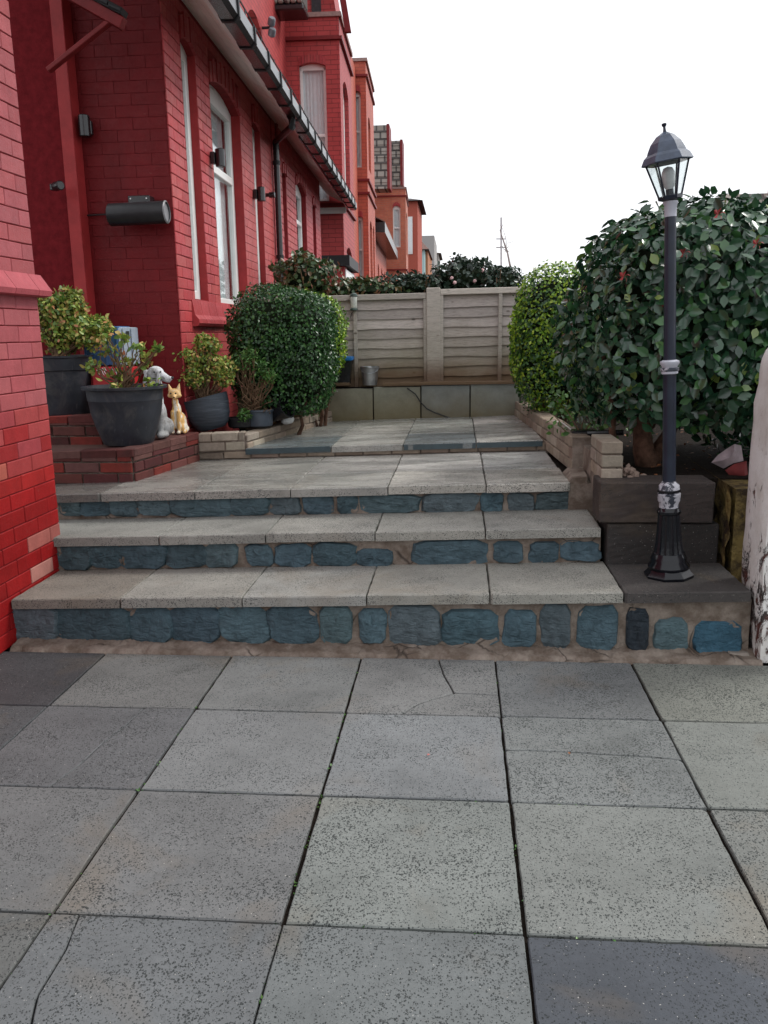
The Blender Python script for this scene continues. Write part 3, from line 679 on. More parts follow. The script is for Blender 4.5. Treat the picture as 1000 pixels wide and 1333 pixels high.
# ================================================================== DARK BLOCKS, SIDE WALL, GATE PILLAR
dk = empty('dark_block_wall', (1.0, 4.2, .3), 'two dark rough concrete blocks stacked behind the lamp post', 'wall')
def dblock(x0, x1, z0, z1, y, d, c):
    m = MB(); bm = bmesh.new(); t = MB().box((x0, y, z0), (x1, y+d, z1)); vs = [bm.verts.new(v) for v in t.v]; [bm.faces.new([vs[i] for i in f]) for f in t.f]
    bmesh.ops.bevel(bm, geom=bm.edges[:], offset=.006, segments=1, affect='EDGES'); bmesh.ops.subdivide_edges(bm, edges=[e for e in bm.edges if e.calc_length() > .1], cuts=10, use_grid_fill=True)
    for v in bm.verts: v.co += Vector((random.uniform(-.001,.001), random.uniform(-.0015,.0015), random.uniform(-.001,.001)))
    m.frombm(bm); m.build('block', M_DARKC, dk, color=c)
dblock(.735, 1.27, .29, .507, 4.13, .22, (.05,.044,.042)); dblock(.69, 1.235, .513, .715, 4.12, .22, (.066,.053,.049))
sw = empty('side_wall', (1.35, 4.6, 0), 'rough yellow-brown painted wall in shade beside the dark blocks', 'wall')
_m = Mat('yellow_brown_render', rough=.85, spec=.1); _m.col(_m.mix(_m.ramp(_m.noise(9, 6, .7), [(.42, 0.0), (.6, 1.0)]), (.22, .16, .06), (.05, .035, .025))); _m.bump(_m.noise(30, 7), 1, .03)
m = MB(); bm = bmesh.new(); bmesh.ops.create_grid(bm, x_segments=20, y_segments=12, size=.5)
for v in bm.verts: v.co = Vector((1.29+random.uniform(-.012, .012)+(v.co.x+.5)*.08, 4.06+(v.co.x+.5)*1.4, (v.co.y+.5)*.70))
m.frombm(bm); m.build('render', _m.m, sw); MB().box((1.32, 4.08, 0), (1.5, 5.5, .69)).build('wall', _m.m, sw)
_m = Mat('peeling_white_paint', rough=.6, spec=.3)
_n = _m.noise(9, 9, .8, vec=_m.scaled((1.3, 1.3, .55)), dist=.7)
_sp = _m.node('ShaderNodeSeparateXYZ'); _m.l(_m.pos(), _sp.inputs[0]); _rr = _m.node('ShaderNodeMapRange'); _m.l(_sp.outputs[2], _rr.inputs[0])
_rr.inputs['From Min'].default_value = 0; _rr.inputs['From Max'].default_value = 1.3; _rr.inputs['To Min'].default_value = .11; _rr.inputs['To Max'].default_value = -.07
_f = _m.ramp(_m.math('ADD', _n, _rr.outputs[0]), [(.575, 0.0), (.6, 1.0)])
_w = _m.mix(_m.ramp(_m.noise(4, 6, .7), [(.4, 0.0), (.7, .8)]), (.74, .73, .71), (.50, .46, .41))
_m.col(_m.mix(_f, _w, _m.mix(_m.ramp(_m.noise(12, 5), [(.45, 0.0), (.6, 1.0)]), (.04, .03, .028), (.12, .035, .025)))); _m.bump(_m.math('ADD', _m.math('MULTIPLY', _f, -1), _m.math('MULTIPLY', _m.noise(50, 7), .5)), .7, .01)
bm = bmesh.new(); prof = []
for k in range(13):
    t = math.pi*k/12; prof.append((1.315+.16-.16*math.cos(t), 1.27+.15*math.sin(t)))
poly = [(1.315, z) for z in np.linspace(0, 1.2, 16)]+prof+[(1.635, z) for z in np.linspace(1.2, 0, 16)]
m = MB(); nY = 9; V = []; F = []; n = len(poly)
for j in range(nY):
    y = 3.62+.27*j/(nY-1); e = .012 if j in (0, nY-1) else 0
    for (x, z) in poly:
        sx = 1 if x < 1.475 else -1
        V.append((x+sx*e+random.uniform(-.003, .003)-((.018*min(1, z/.4)+(.0 if z < 1.2 else -.012)) if sx > 0 else 0), y+random.uniform(-.003, .003), z-(e if z > 1.2 else 0)+random.uniform(-.002, .002)))
for j in range(nY-1):
    for k in range(n-1): F.append((j*n+k, (j+1)*n+k, (j+1)*n+k+1, j*n+k+1))
F += [tuple(range(n)), tuple(range((nY-1)*n, nY*n))[::-1]]
MB().add(V, F).build('gate_pillar', _m.m, ang=45, label='round-topped stone gate pillar with peeling white paint at the right edge', cat='gate pillar')
MB().bbox((1.2, 3.66, -.01), (.1, 0, 0), (0, .05, 0), (0, 0, .035), .01).build('loose_stone', M_PALE, color=(.32,.28,.24), label='small pale stone at the foot of the white gate pillar', cat='stone')
# ================================================================== NEAR RED HOUSE WALL (left edge)
def nearC(c):
    z = c.z+random.uniform(-.035, .035)
    if c.y > 3.95 and .28 < z < .50 and random.random() < .5: b = random.choice([(.46, .20, .17), (.40, .12, .10)])
    elif z < .70: b = (.33, .010, .011)
    elif z < .785: b = (.37, .018, .017)
    elif z < .865: b = random.choice([(.47, .115, .085), (.44, .09, .075), (.38, .05, .05)])
    elif z < 1.15: b = random.choice([(.37, .042, .048), (.42, .066, .066), (.36, .026, .028), (.40, .062, .072)])
    else: b = random.choice([(.42, .10, .112), (.43, .108, .12), (.41, .094, .104)])
    return jit(tuple(v*.86 for v in b), .09, .02)
NX = -2.13; NY1 = 4.24
nh = empty('red_house_corner', (NX, 3.4, 0), 'painted red brick house wall filling the left edge beside the steps', 'house')
O = Vector((NX, 1.9, 0)); op = (.0, 1.05, 1.95, 4.9)          # window recess beyond the sill, just out of view
core(nh, O-Vector((0,0,0)), (0,1,0), (1,0,0), NY1-1.9-.001, 5.0, .35, M_PJ, [(.6, 1.62, 1.93, 4.4, .05)])
lay(nh, O, (0,1,0), (1,0,0), NY1-1.9, 4.95, M_PBX, [(.6, 1.62, 1.93, 4.45)], course=.079, blen=.235, joint=.005, D=.0065, colf=nearC, minpx=9, ragged=.001)
MB().obox((NX-.34, 1.9, 0), (.33, 0, 0), (0, NY1-1.9, 0), (0, 0, 4.9)).build('inner_wall', M_REVEAL, nh)
sz = at_y(66, 384, NY1).z
m = MB(); yy = 1.9
while yy < NY1+.02:
    L = min(.225, NY1+.045-yy)
    m = MB().extr([(NX+.012, yy+.002, sz+.10), (NX+.05, yy+.002, sz+.045), (NX+.068, yy+.002, sz+.02), (NX+.06, yy+.002, sz-.005), (NX+.012, yy+.002, sz-.012)], (0, L-.004, 0))
    m.build('sill_brick', M_PBX, nh, color=(.40,.085,.10)); yy += .225
sc0 = at_y(22, 4, 3.72)
sco = empty('wall_light', sc0, 'black up-and-down light at the top left corner on the near red wall', 'wall light')
MB().lathe((NX+.07, sc0.y, sc0.z-.0), [(.036,0),(.04,.004),(.04,.15),(.036,.154)], 20).build('lamp_body', M_BLACK, sco, ang=40); MB().box((NX+.012, sc0.y-.03, sc0.z+.03), (NX+.04, sc0.y+.03, sc0.z+.12)).build('bracket', M_BLACK, sco)
# ================================================================== HOUSE WITH ALCOVE AND LONG FACADE
hb = empty('red_terraced_house', (FX, FY, 0), 'dark red painted terraced house with tall white windows behind the pot plants', 'house')
AY = FY; AX0 = -3.9
shadeC = lambda c: jit((.165, .010, .013), .015, .005)  # same red paint made darker: the alcove's shade is in the colour
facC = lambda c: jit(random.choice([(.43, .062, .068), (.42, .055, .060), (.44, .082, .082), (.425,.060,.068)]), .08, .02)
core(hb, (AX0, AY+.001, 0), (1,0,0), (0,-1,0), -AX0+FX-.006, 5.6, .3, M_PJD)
lay(hb, (AX0, AY, .3), (1,0,0), (0,-1,0), FX-AX0+.0, 5.2, M_PB, course=.076, blen=.228, joint=.002, D=.003, colf=shadeC, limit=110, minpx=11)
S1 = at_f(355, 260)[0]; S3 = at_f(417, 300)[0]; ZS = 3.775; ZG = 3.535; YA = 15.3
def opn(l, r, t, b, rise):
    """opening from picture x of its two edges at mid height, and top and bottom of the left edge"""
    (s0, _), (s1, _) = at_f(*l), at_f(*r); zt = at_f(*t)[1]; zb = at_f(*b)[1]; return (s0, s1, zb, zt, rise)
o1 = opn((243,230), (261,230), (232,50), (255,389), .05)
o2 = opn((279,260), (316,260), (272,108), (290,402), .09)
o3 = opn((331,260), (341,260), (325,150), (337,376), .03)
o2 = (o2[0], o2[1], o1[2]-.02, o2[3], o2[4]); o3 = (o3[0], o3[1], o1[2]-.02, o1[3]-.0, o3[4])
o1 = (*o1[:4], .05)
F0 = fac(0, 0)
big = [o1, o2, o3]
core(hb, fac(.03, 0), FU, FN, S1-.06, ZS+.02, .28, M_PJ, [(a-.03, b-.03, c, d, e) for a, b, c, d, e in big])
MB().obox((FX-.012, FY+.004, .3), (.010, 0, 0), (0, .05, 0), (0, 0, ZS-.3)).build('corner_bead', M_PJ, hb)
clear = lambda ops, h=.17: [(u0, u1, v0, v1+rs*.6+h) for (u0, u1, v0, v1, rs) in ops]
lay(hb, F0+Vector((0,0,.4)), FU, FN, S1-.02, ZS-.4, M_PB, [(a, b, c-.4, d-.4) for a, b, c, d in clear(big)], course=.076, blen=.228, joint=.005, D=.008, colf=facC, limit=185, minpx=8)
for o_ in big:
    voussoirs(hb, F0, FU, FN, o_, M_PB, facC, depth=.028, h=.15)
    u0, u1, v0, v1, rs = o_                                  # painted reveals line the opening
    MB().obox(fac(u1-.003, v0, -.13), FU*.0025, FN*.139, (0,0,v1-v0)).build('reveal', M_REVEAL, hb)
    MB().obox(fac(u0+.0005, v0, -.13), FU*.0025, FN*.139, (0,0,v1-v0)).build('reveal', M_REVEAL, hb)
window(hb, F0, FU, FN, o1, recess=.052, fw=.07, curtain=True)
window(hb, F0, FU, FN, o2, recess=.075, bars_h=(.66,), fw=.07)
window(hb, F0, FU, FN, o3, recess=.05, fw=.06)
zsl = o1[2]
# sloping painted sill course and roll under the windows
s = o1[0]-.10; sE = S1-.05
while s < sE:
    L = min(.225, sE-s); P = lambda off, z: fac(s+.002, z, off)
    MB().extr([P(-.02, zsl+.0), P(.012, zsl-.01), P(.030, zsl-.12), P(.055, zsl-.15), P(.060, zsl-.18), P(.045, zsl-.20), P(.0, zsl-.205)], FU*(L-.004)).build('sill_brick', M_PB, hb, color=facC(None)); s += .225
# soffit, fascia, gutter
SE = YA-FY-.03
def strip(name, mat, s0, s1, o0, o1_, z0, z1, parent=hb, **k): return MB().obox(fac(s0, z0, o0), FU*(s1-s0), FN*(o1_-o0), (0, 0, z1-z0)).build(name, mat, parent, **k)
SM = at_f(362, 160, .1)[0]
def slope_board(name, mat, s0, s1, o0, o1_, parent): MB().obox(fac(s0, ZS-.56*o0, o0), FU*(s1-s0), FN*(o1_-o0)+Vector((0, 0, -.56*(o1_-o0))), (0, 0, .012)).build(name, mat, parent)
for k in range(4): slope_board('soffit_board', M_SOFF, -1.2, SM, .0+.072*k+.002, .072*k+.070, hb)
strip('soffit_edge', M_WHITE, -1.2, SM, .290, .315, ZG+.05, ZG+.17)
strip('fascia', M_WHITE, -1.2, SM, .317, .335, ZG+.03, ZG+.19)
hc = empty('red_terraced_house', fac(S1, 0), 'next dark red house of the terrace, behind the downpipe, with a flat cream soffit', 'house')
slope_board('soffit', M_SOFF, SM+.002, SE, -.05, .316, hc); strip('fascia', M_BLACK, SM+.002, SE, .318, .335, ZG+.0, ZG+.17, hc)
strip('end_trim', M_WHITE, SE-.05, SE-.02, -.3, .29, ZG-.07, ZG+.03, hc)
gt = empty('gutter', fac(3, ZS, .4), 'long glossy black roof gutter with brackets along the red houses', 'gutter')
GP = [(.34, .03), (.36, -.01), (.445, -.014), (.474, .015), (.470, .105), (.460, .11), (.462, .03), (.44, .0), (.365, .004), (.35, .04)]
MB().extr([fac(-1.2, ZG+z, o) for o, z in GP], FU*(SE+1.25)).build('trough', M_BLACK, gt, ang=30)
MB().extr([fac(SE+.05, ZG+z, o) for o, z in GP[:6]+[(.34, .12)]], FU*.012).build('end_cap', M_BLACK, gt)
s = -.9
while s < SE:
    m = MB().extr([fac(s, ZG+z, o) for o, z in [(.335, .02), (.355, -.018), (.448, -.023), (.483, .010), (.480, .12), (.465, .12), (.468, .02), (.444, -.006), (.36, -.003), (.335, .035)]], FU*.035)
    m.build('bracket', M_BLACKM, gt); s += .55
mc = MB().tube([fac(s_, ZG+.155+.008*math.sin(s_*3), .455) for s_ in np.linspace(-1.2, SE, 40)], .006, 6)
s = -.9
while s < SE: mc.tube([fac(s, ZG+.08, .46), fac(s+.03, ZG+.16, .455)], .006, 5); s += .28
mc.build('guard_rail', M_BLACKM, gt)
dp = empty('downpipe', fac(S1, 1.5), 'black downpipe dropping from the gutter between the two red houses', 'downpipe')
a = fac(at_f(380, 150, .40)[0], ZG, .40); b = fac(S1, at_f(352, 180, .06)[1], .06)
MB().tube([a, a-Vector((0,0,.09)), b+Vector((0,0,.03)), b-Vector((0,0,.05))], .036, 12).build('swan_neck', M_BLACK, dp, ang=40)
MB().tube([b, fac(S1, .6, .06)], .034, 12).build('pipe', M_BLACK, dp, ang=40)
for z in (ZS-.5, ZS-1.5, ZS-2.4): MB().lathe(fac(S1, z, .06), [(.042,0),(.042,.04)], 12).build('clip', M_BLACKM, dp)
MB().tube([fac(S1+.25, ZS-.02, .03), fac(S1+.25, 1.0, .03)], .018, 8).build('waste_pipe', plain('painted_pipe', (.25,.035,.04), .4, .5), dp)
# second part of the facade
p1 = opn((368,270), (373,270), (363,212), (371,345), .04); p2 = opn((385,270), (398,270), (379,232), (390,345), .09); p3 = opn((407,300), (411,300), (405,257), (409,345), .03)
zb_ = p2[2]; p1 = (p1[0], p1[1], zb_, 3.30, .03); p2 = (p2[0], p2[1], zb_, 3.33, .10); p3 = (p3[0], p3[1], zb_, 3.30, .03)
sub = lambda o_: (o_[0]-S1, o_[1]-S1, *o_[2:])
core(hc, fac(S1, 0), FU, FN, S3-S1, ZS+.02, .30, M_PJ, [sub(p1), sub(p2), sub(p3)])
lay(hc, fac(S1+.06, .9), FU, FN, S3-S1-.06, ZS-.9, M_PB, [(a-.06, b-.06, c-.9, d-.9) for a, b, c, d in clear([sub(p1), sub(p2), sub(p3)], .1)], course=.076, blen=.228, joint=.005, D=.008, colf=facC, limit=250, minpx=6.5)
for o_ in (p1, p2, p3):
    o_ = sub(o_); voussoirs(hc, fac(S1, 0), FU, FN, o_, M_PB, facC, depth=.03, h=.10); window(hc, fac(S1, 0), FU, FN, o_, recess=.06, fw=.06, bars_h=(.6,) if o_[1]-o_[0] > .5 else ())
strip('cream_wall_edge', plain('cream_sealant', (.5,.42,.36), .7), S1+.1, S3, .012, .02, ZS+.0, ZS+.03, hc)
# lean-to roof above the gutter and the upper wall set back behind it
def roof_rows(parent, s0, s1, oA, zA, oB, zB, n, mat, color=None):
    for k in range(n):
        t0, t1 = k/n, (k+1)/n+.03
        P = lambda t, s_, d: fac(s_, zA+(zB-zA)*t+d, oA+(oB-oA)*t)
        MB().extr([P(t0, s0, 0), P(t1, s0, -.012), P(t1, s0, .012), P(t0, s0, .03)], FU*(s1-s0)).build('tile_course', mat, parent)
M_TILE = plain('brown_roof_tile', (.20, .12, .10), .7, .3, var=.35, scale=14)
UO = (at_y(374, 100, YA)-Vector((FX,FY,0))).dot(FN)
roof_rows(hc, -.9, SE-.1, .42, ZG+.16, UO+.02, ZG+.62, 8, M_TILE)
upw = [(2.2, 3.0, 5.0, 6.3, .2)]
core(hc, fac(.3, ZS-.1, UO), FU, FN, SE-.2, 5.4, .25, M_FB1, [(-.3+at_f(322, 20, UO)[0], -.3+at_f(341, 20, UO)[0], 4.9-ZS+.1, at_f(330, 18, UO)[1]-.05-ZS, .2)], name='upper_wall')
_w = (at_f(322, 20, UO)[0], at_f(341, 20, UO)[0], 4.9, at_f(330, 18, UO)[1]-.15, .2)
window(hc, fac(0, 0, UO), FU, FN, _w, recess=.15, bars_h=(.5,))
# ================================================================== BAY HOUSES FURTHER ALONG
def arch_win(parent, O, U, N, op, **k): window(parent, O, U, N, op, recess=.09, **k)
def bay(label, Y0, Y1, off, xin, ztop, mat, wf=(), ws=(), courses=(), par=.0):
    """projecting bay: wall facing the street end (towards us) and wall facing the street; wf/ws are window openings"""
    h = empty('bay_fronted_house', fac(Y0-FY, 0, off), label, 'house')
    s0, s1 = Y0-FY, Y1-FY
    C = fac(s0, 0, off); U1 = FN; N1 = -FU; wd = off-xin
    core(h, fac(s0, 0, xin), U1, N1, wd, ztop, .2, mat, wf, 'end_wall')
    core(h, fac(s0+.20, 0, off), FU, FN, s1-s0-.2, ztop, .2, mat, [(a-.2, b-.2, c, d, e) for a, b, c, d, e in ws], 'street_wall')
    for o_ in wf: window(h, fac(s0, 0, xin), U1, N1, o_, recess=.08, bars_h=(.5,), fw=.05); voussoirs(h, fac(s0, 0, xin), U1, N1, o_, M_PB, facC, depth=.03, h=.12, n=9)
    for o_ in ws: window(h, fac(s0, 0, off), FU, FN, o_, recess=.08, bars_h=(.5,), fw=.09)
    for z in courses:
        MB().obox(fac(s0, z, xin)-FU*.05, FN*(wd+.05), FU*(s1-s0+.05), (0,0,.05)).build('string_course', M_TRIM, h)
    core(h, fac(s1-.2, 0, off-.2), -FN, FU, wd-.2, ztop, .2, mat, (), 'far_wall')
    MB().obox(fac(s0, ztop, xin)-FU*.04, FN*(wd+.04), FU*(s1-s0+.06), (0,0,.07)).build('coping', plain('grey_coping', (.3,.2,.18), .7), h)
    return h
offA = (at_y(447.5, 300, YA)-Vector((FX,FY,0))).dot(FN); xinA = UO
def zy(px, py, Y): return at_y(px, py, Y).z
xw = lambda px, Y, xin: (at_y(px, 200, Y)-Vector((FX,FY,0))).dot(FN)-xin
wfA = (xw(393, YA, xinA), xw(427, YA, xinA), zy(410, 262, YA), zy(410, 86, YA), .05)
sA = lambda px, py: at_f(px, py, offA)[0]-(YA-FY)
bA = bay('red bay fronted house with a tall white upper window, directly beyond the gutter', YA, YA+2.1, offA, xinA, zy(430, 22, YA), M_FB1, [wfA], [(.45, 1.45, zy(448,250,YA), zy(448,100,YA), .15), (.45, 1.45, .9, zy(448,300,YA)-.3, .1)], [zy(430, 52, YA), zy(447, 268, YA)])
# attic gable with a small window over bay A
gz = zy(430, 22, YA)+.07
MB().extr([fac(YA-FY+.15, gz, xinA+.2), fac(YA-FY+.15, gz, offA-.05), fac(YA-FY+.15, gz+1.9, offA-.35), fac(YA-FY+.15, gz+2.4, xinA+.2)], FU*1.6).build('attic', M_FB1, bA)
MB().obox(fac(YA-FY+.13, gz+.02, (xw(410, YA, 0))), FN*.16, FU*.06, (0,0,.5)).build('attic_window', M_DARKROOM, bA)
MB().extr([fac(YA-FY, gz-.3, offA+.1), fac(YA-FY, gz-.3, offA+.2), fac(YA-FY, gz+2.6, offA-.25), fac(YA-FY, gz+2.6, offA-.35)], FU*.1).build('barge_board', M_TRIM, bA)
# porch between bay A and the facade: black canopy, white door
cz0 = zy(430, 347, YA); cz1 = zy(430, 333, YA)
MB().obox(fac(YA-FY-.10, cz0, -.4), FN*(.4+offA+.1), FU*1.9, (0,0,cz1-cz0)).build('door_canopy', M_BLACKM, bA)
MB().obox(fac(YA-FY+.02, .9, offA+.004), FN*.02, FU*1.6, (0,0,cz0-.95)).build('white_door', M_WHITE, bA)
YB = FY+at_f(478, 200, offA)[0]
wfB = (xw(461, YB, offA-.62), xw(471, YB, offA-.62), zy(466, 218, YB), zy(466, 122, YB), .06)
wfB2 = (wfB[0], wfB[1], zy(466, 365, YB), zy(466, 284, YB), .04)
bB = bay('second bay fronted house of orange-red brick with a parapet against the sky', YB, YB+2.6, offA, offA-.62, zy(470, 80, YB), M_FB2, [wfB, wfB2], [(.5, 1.3, zy(480,215,YB), zy(480,150,YB), .15), (.5, 1.3, 1.2, zy(480,290,YB), .15), (1.6, 2.2, 1.2, zy(480,290,YB), .15)], [zy(470, 100, YB), zy(470, 236, YB), zy(470, 253, YB)])
core(bB, fac(YA+2.1-FY, 0, 0), FU, FN, YB-YA-2.1, zy(470, 90, YB), .3, M_FB2, (), 'linking_wall')
# far group: lean-to with black gutter, bay C, tile-hung gables
YC = 36.0; offC = (at_y(528.5, 300, YC)-Vector((FX,FY,0))).dot(FN)
wfC = (xw(510.5, YC, offC-1.25), xw(520.5, YC, offC-1.25), zy(515, 322, YC), zy(515, 271, YC), .1)
bC = bay('third bay fronted house of orange brick with one white upper window', YC, YC+3, offC, offC-1.25, zy(515, 246, YC), M_FB3, [wfC], [(.6, 2.0, zy(530,330,YC), zy(530,275,YC), .1)], [zy(515, 256, YC), zy(515, 352, YC)])
s0 = YB+2.6-FY; s1 = YC-FY
hd = empty('low_fronted_house', fac(s0, 0), 'single storey red frontage with a black gutter between the second and third bays', 'house')
zl = at_f(505, 320, .3)[1]
ops = [(s0+.8+k*1.9, s0+1.5+k*1.9, 1.0, zl-.75, .15) for k in range(int((s1-s0-1.5)/1.9))]
core(hd, fac(s0, 0), FU, FN, s1-s0-2, zl, .25, M_FB2, [(a-s0, b-s0, c, d, e) for a, b, c, d, e in ops])
for o_ in ops: window(hd, fac(0, 0), FU, FN, o_, recess=.1, fw=.08, bars_h=(.6,))
strip('gutter', M_BLACK, s0+1.5, s1-1.2, .0, .42, zl, zl+.28, hd)
roof_rows(hd, s0+1.5, s1-1.2, .42, zl+.28, -.9, zl+1.0, 4, M_TILE)
core(hd, fac(s0, 0, -.95), FU, FN, s1-s0, zy(500, 250, YC), .25, M_FB2, (), 'upper_wall')
def slab_gable(parent, name, mat, Y, pxl, pxr, pyt, pyb, depth):
    a = at_y(pxl, pyb, Y); b = at_y(pxr, pyb, Y); c = at_y(pxr, pyt, Y); d = at_y(pxl, pyt, Y)
    MB().extr([a, b, c, d], (0, depth, 0)).build(name, mat, parent)
tg = Mat('hung_tiles', rough=.75, spec=.2); _b = tg.node('ShaderNodeTexBrick'); _cv = tg.node('ShaderNodeCombineXYZ'); _sp = tg.node('ShaderNodeSeparateXYZ'); tg.l(tg.pos(), _sp.inputs[0]); tg.l(_sp.outputs[0], _cv.inputs[0]); tg.l(_sp.outputs[2], _cv.inputs[1]); tg.l(_cv.outputs[0], _b.inputs['Vector'])
for k, v in (('Color1', (.33,.30,.27)), ('Color2', (.26,.23,.2)), ('Mortar', (.10,.09,.085))): _b.inputs[k].default_value = (*v, 1)
_b.inputs['Scale'].default_value = 1; _b.inputs['Brick Width'].default_value = .30; _b.inputs['Row Height'].default_value = .28; _b.inputs['Mortar Size'].default_value = .035; tg.col(_b.outputs[0]); tg.bump(_b.outputs['Fac'], .8, .03)
ztc = zy(515, 246, YC)
def tiled_dormer(label, Y, pxl, pxr, pyt, pyb, dep):
    t = empty('tiled_dormer', at_y((pxl+pxr)/2, pyb, Y), label, 'dormer')
    a = at_y(pxl, pyb, Y); b = at_y(pxr, pyb, Y); zt = at_y(pxl, pyt, Y).z; n = 10
    for k in range(n):
        z = a.z+(zt-a.z)*k/n; h = (zt-a.z)/n
        MB().extr([(a.x, Y-.03, z), (b.x, Y-.03, z), (b.x-.0, Y+.0, z+h+.02), (a.x, Y+.0, z+h+.02)], (0, .05, 0)).build('tile_course', tg.m, t)
    MB().box((a.x, Y+.04, a.z), (b.x, Y+dep, zt)).build('cheek', tg.m, t); MB().box((b.x, Y-.05, a.z), (b.x+.10, Y+dep, zt+.05)).build('barge_board', M_TRIM, t)
tiled_dormer('tile hung dormer side rising above the third bay, darker and nearer', YC-1.5, 487, 504.5, 164, 246, 1.0)
tiled_dormer('pale tile hung dormer side just right of the darker one', YC+.6, 509, 521.5, 184, 241, 1.0)
# row closing the distance
def farhouse(label, Y, pxl, pxr, pyt, col, roofc=None, pyr=None, win=True, depth=8):
    h = empty('distant_house', at_y((pxl+pxr)/2, 400, Y), label, 'house')
    a = at_y(pxl, 345, Y); b = at_y(pxr, 345, Y); zt = at_y(pxl, pyt, Y).z
    mt = plain('far_wall_%s' % len(bpy.data.materials), col, .8, .2, var=.1, bump=0)
    MB().box((a.x, Y, 0), (b.x, Y+depth, zt)).build('wall', mt, h)
    if roofc:
        zr = at_y(pxl, pyr, Y).z; e = .25
        MB().add([(a.x-e, Y-e, zt), (b.x+e, Y-e, zt), (b.x+e, Y+depth, zt), (a.x-e, Y+depth, zt), ((a.x*.8+b.x*.2), Y+1.5, zr), (a.x*.8+b.x*.2, Y+depth-1, zr)],
                 [(3,2,1,0), (0,1,4), (1,2,5,4), (2,3,5), (3,0,4,5)]).build('roof', plain('far_roof_%s' % len(bpy.data.materials), roofc, .8, .2, bump=0), h)
    if win:
        w = (b.x-a.x)
        for i in (0.12, ):
            f = MB().box((a.x+w*i, Y-.04, zt-2.4), (a.x+w*(i+.45), Y-.005, zt-.7)).build('window', M_WHITE, h)
            MB().box((a.x+w*(i+.06), Y-.05, zt-2.3), (a.x+w*(i+.39), Y-.042, zt-.8)).build('pane', M_CURT, f)
    return h
farhouse('red bay with a dark overhanging eave beyond the third bay', 42, 529, 544, 262, (.40,.10,.07), (.06,.05,.05), 252, True, 5)
farhouse('pale blue distant house under a brown hipped roof', 52, 541, 553, 325, (.42,.60,.60), (.17,.10,.085), 306, True)
farhouse('orange brick distant house beside the pale blue one', 53, 553.5, 557, 325, (.42,.18,.10), None, None, False)
farhouse('grey distant gable wall above the brown hipped roof', 68, 546, 565.5, 307, (.38,.36,.35), None, None, False)
farhouse('small grey-brown distant house at the end of the row', 80, 560, 571, 330, (.30,.27,.25), (.2,.15,.13), 326, False)
# far right: a tiled roof showing over the camellia
nr = empty('neighbour_house', (9.2, 18, 0), 'pale tiled roof corner of a house showing above the shrub at the right edge', 'house')
a = at_y(980, 232, 20); MB().box((a.x+.3, 20.2, 0), (a.x+9, 27, a.z-1.9)).build('wall', M_FB3, nr)
zt = a.z; zb = at_y(995, 300, 20).z
for k in range(9):
    z = zb-1.2+(zt-zb+1.2)*k/9; h = (zt-zb+1.2)/9
    MB().extr([(a.x+.0, 19.9+k*.28, z), (a.x+9, 19.9+k*.28, z), (a.x+9, 20.2+k*.28, z+h+.03), (a.x, 20.2+k*.28, z+h+.03)], (0, .08, 0)).build('tile_course', tg.m, nr)
ch = MB().box((a.x+1.2, 22, zt-.2), (a.x+1.9, 22.6, zt+.5)).build('chimney', M_FB3, nr)
# ================================================================== WALL FITTINGS
def wall_lamp(c, N, U, label, h=.135, r=.038):
    w = empty('wall_light', c, label, 'wall light', 'black cylinder lights on the red walls')
    c = Vector(c); N = Vector(N); U = Vector(U)
    MB().lathe(c+N*.085-Vector((0,0,h/2)), [(r*.9,0),(r,.004),(r,h-.004),(r*.9,h)], 20).build('lamp_body', M_BLACK, w, ang=40)
    MB().bbox(c-U*.03-Vector((0,0,.045))+N*.012, U*.06, N*.035, (0,0,.09), .004).build('bracket', M_BLACK, w)
s_, z_ = at_f(273, 206); wall_lamp(fac(s_, z_), FN, FU, 'black cylinder light on the brick pier left of the large white window')
s_, z_ = at_f(329, 253); wall_lamp(fac(s_, z_), FN, FU, 'black cylinder light right of the large white window on the red facade')
p = at_y(117, 168, AY); wall_lamp(p, (0,-1,0), (1,0,0), 'black cylinder light high on the shaded dark red wall')
s_, z_ = at_f(345, 254); cm = empty('camera', fac(s_, z_), 'tiny black wall sensor right of the facade lights', 'sensor')
MB().lathe(fac(s_, z_, .012), [(.02,0),(.02,.03),(.03,.035),(.03,.09),(.022,.095)], 14, ax=FN).build('housing', M_BLACK, cm, ang=40)
cm.name = 'wall_sensor'
p = at_y(72, 243, AY-.25); cm = empty('wall_sensor', p, 'small round black sensor on the red pilaster in the alcove', 'sensor')
MB().lathe(p, [(.028,0),(.03,.01),(.03,.07),(.024,.075)], 16, ax=(.8,-.6,0)).build('housing', M_BLACK, cm, ang=40)
MB().bbox(p+Vector((-.04,-.0,-.02)), (.04,0,0), (0,.04,0), (0,0,.04), .004).build('bracket', M_BLACK, cm)
# black tube heater on the dark wall
ta = at_y(142, 280, AY-.16); tb = at_y(217, 276, AY-.16); th_ = empty('patio_heater', (ta+tb)/2, 'black cylindrical patio heater mounted on the shaded red wall above the pots', 'heater')
d = (tb-ta).normalized(); Lh = (tb-ta).length; R_ = .073
MB().lathe(ta, [(.0,.02),(R_*.8,.0),(R_,.01),(R_,Lh-.004),(R_*.97,Lh),(R_*.86,Lh),(R_*.82,Lh-.05),(0,Lh-.06)], 32, ax=d).build('tube', plain('black_heater', (.018,.018,.02), .4, .4), th_, ang=40)
MB().lathe(ta+d*(Lh-.006), [(R_*.98,0),(R_*1.02,.006),(R_*.9,.012),(R_*.86,.004)], 32, ax=d).build('end_ring', plain('grey_ring', (.16,.16,.17), .4), th_, ang=40)
pm = at_y(182, 260, AY-.10); MB().bbox(pm+Vector((-.075,-.02,-.035)), (.15,0,0), (0,.10,0), (0,0,.06), .004).build('bracket', M_BLACK, th_)
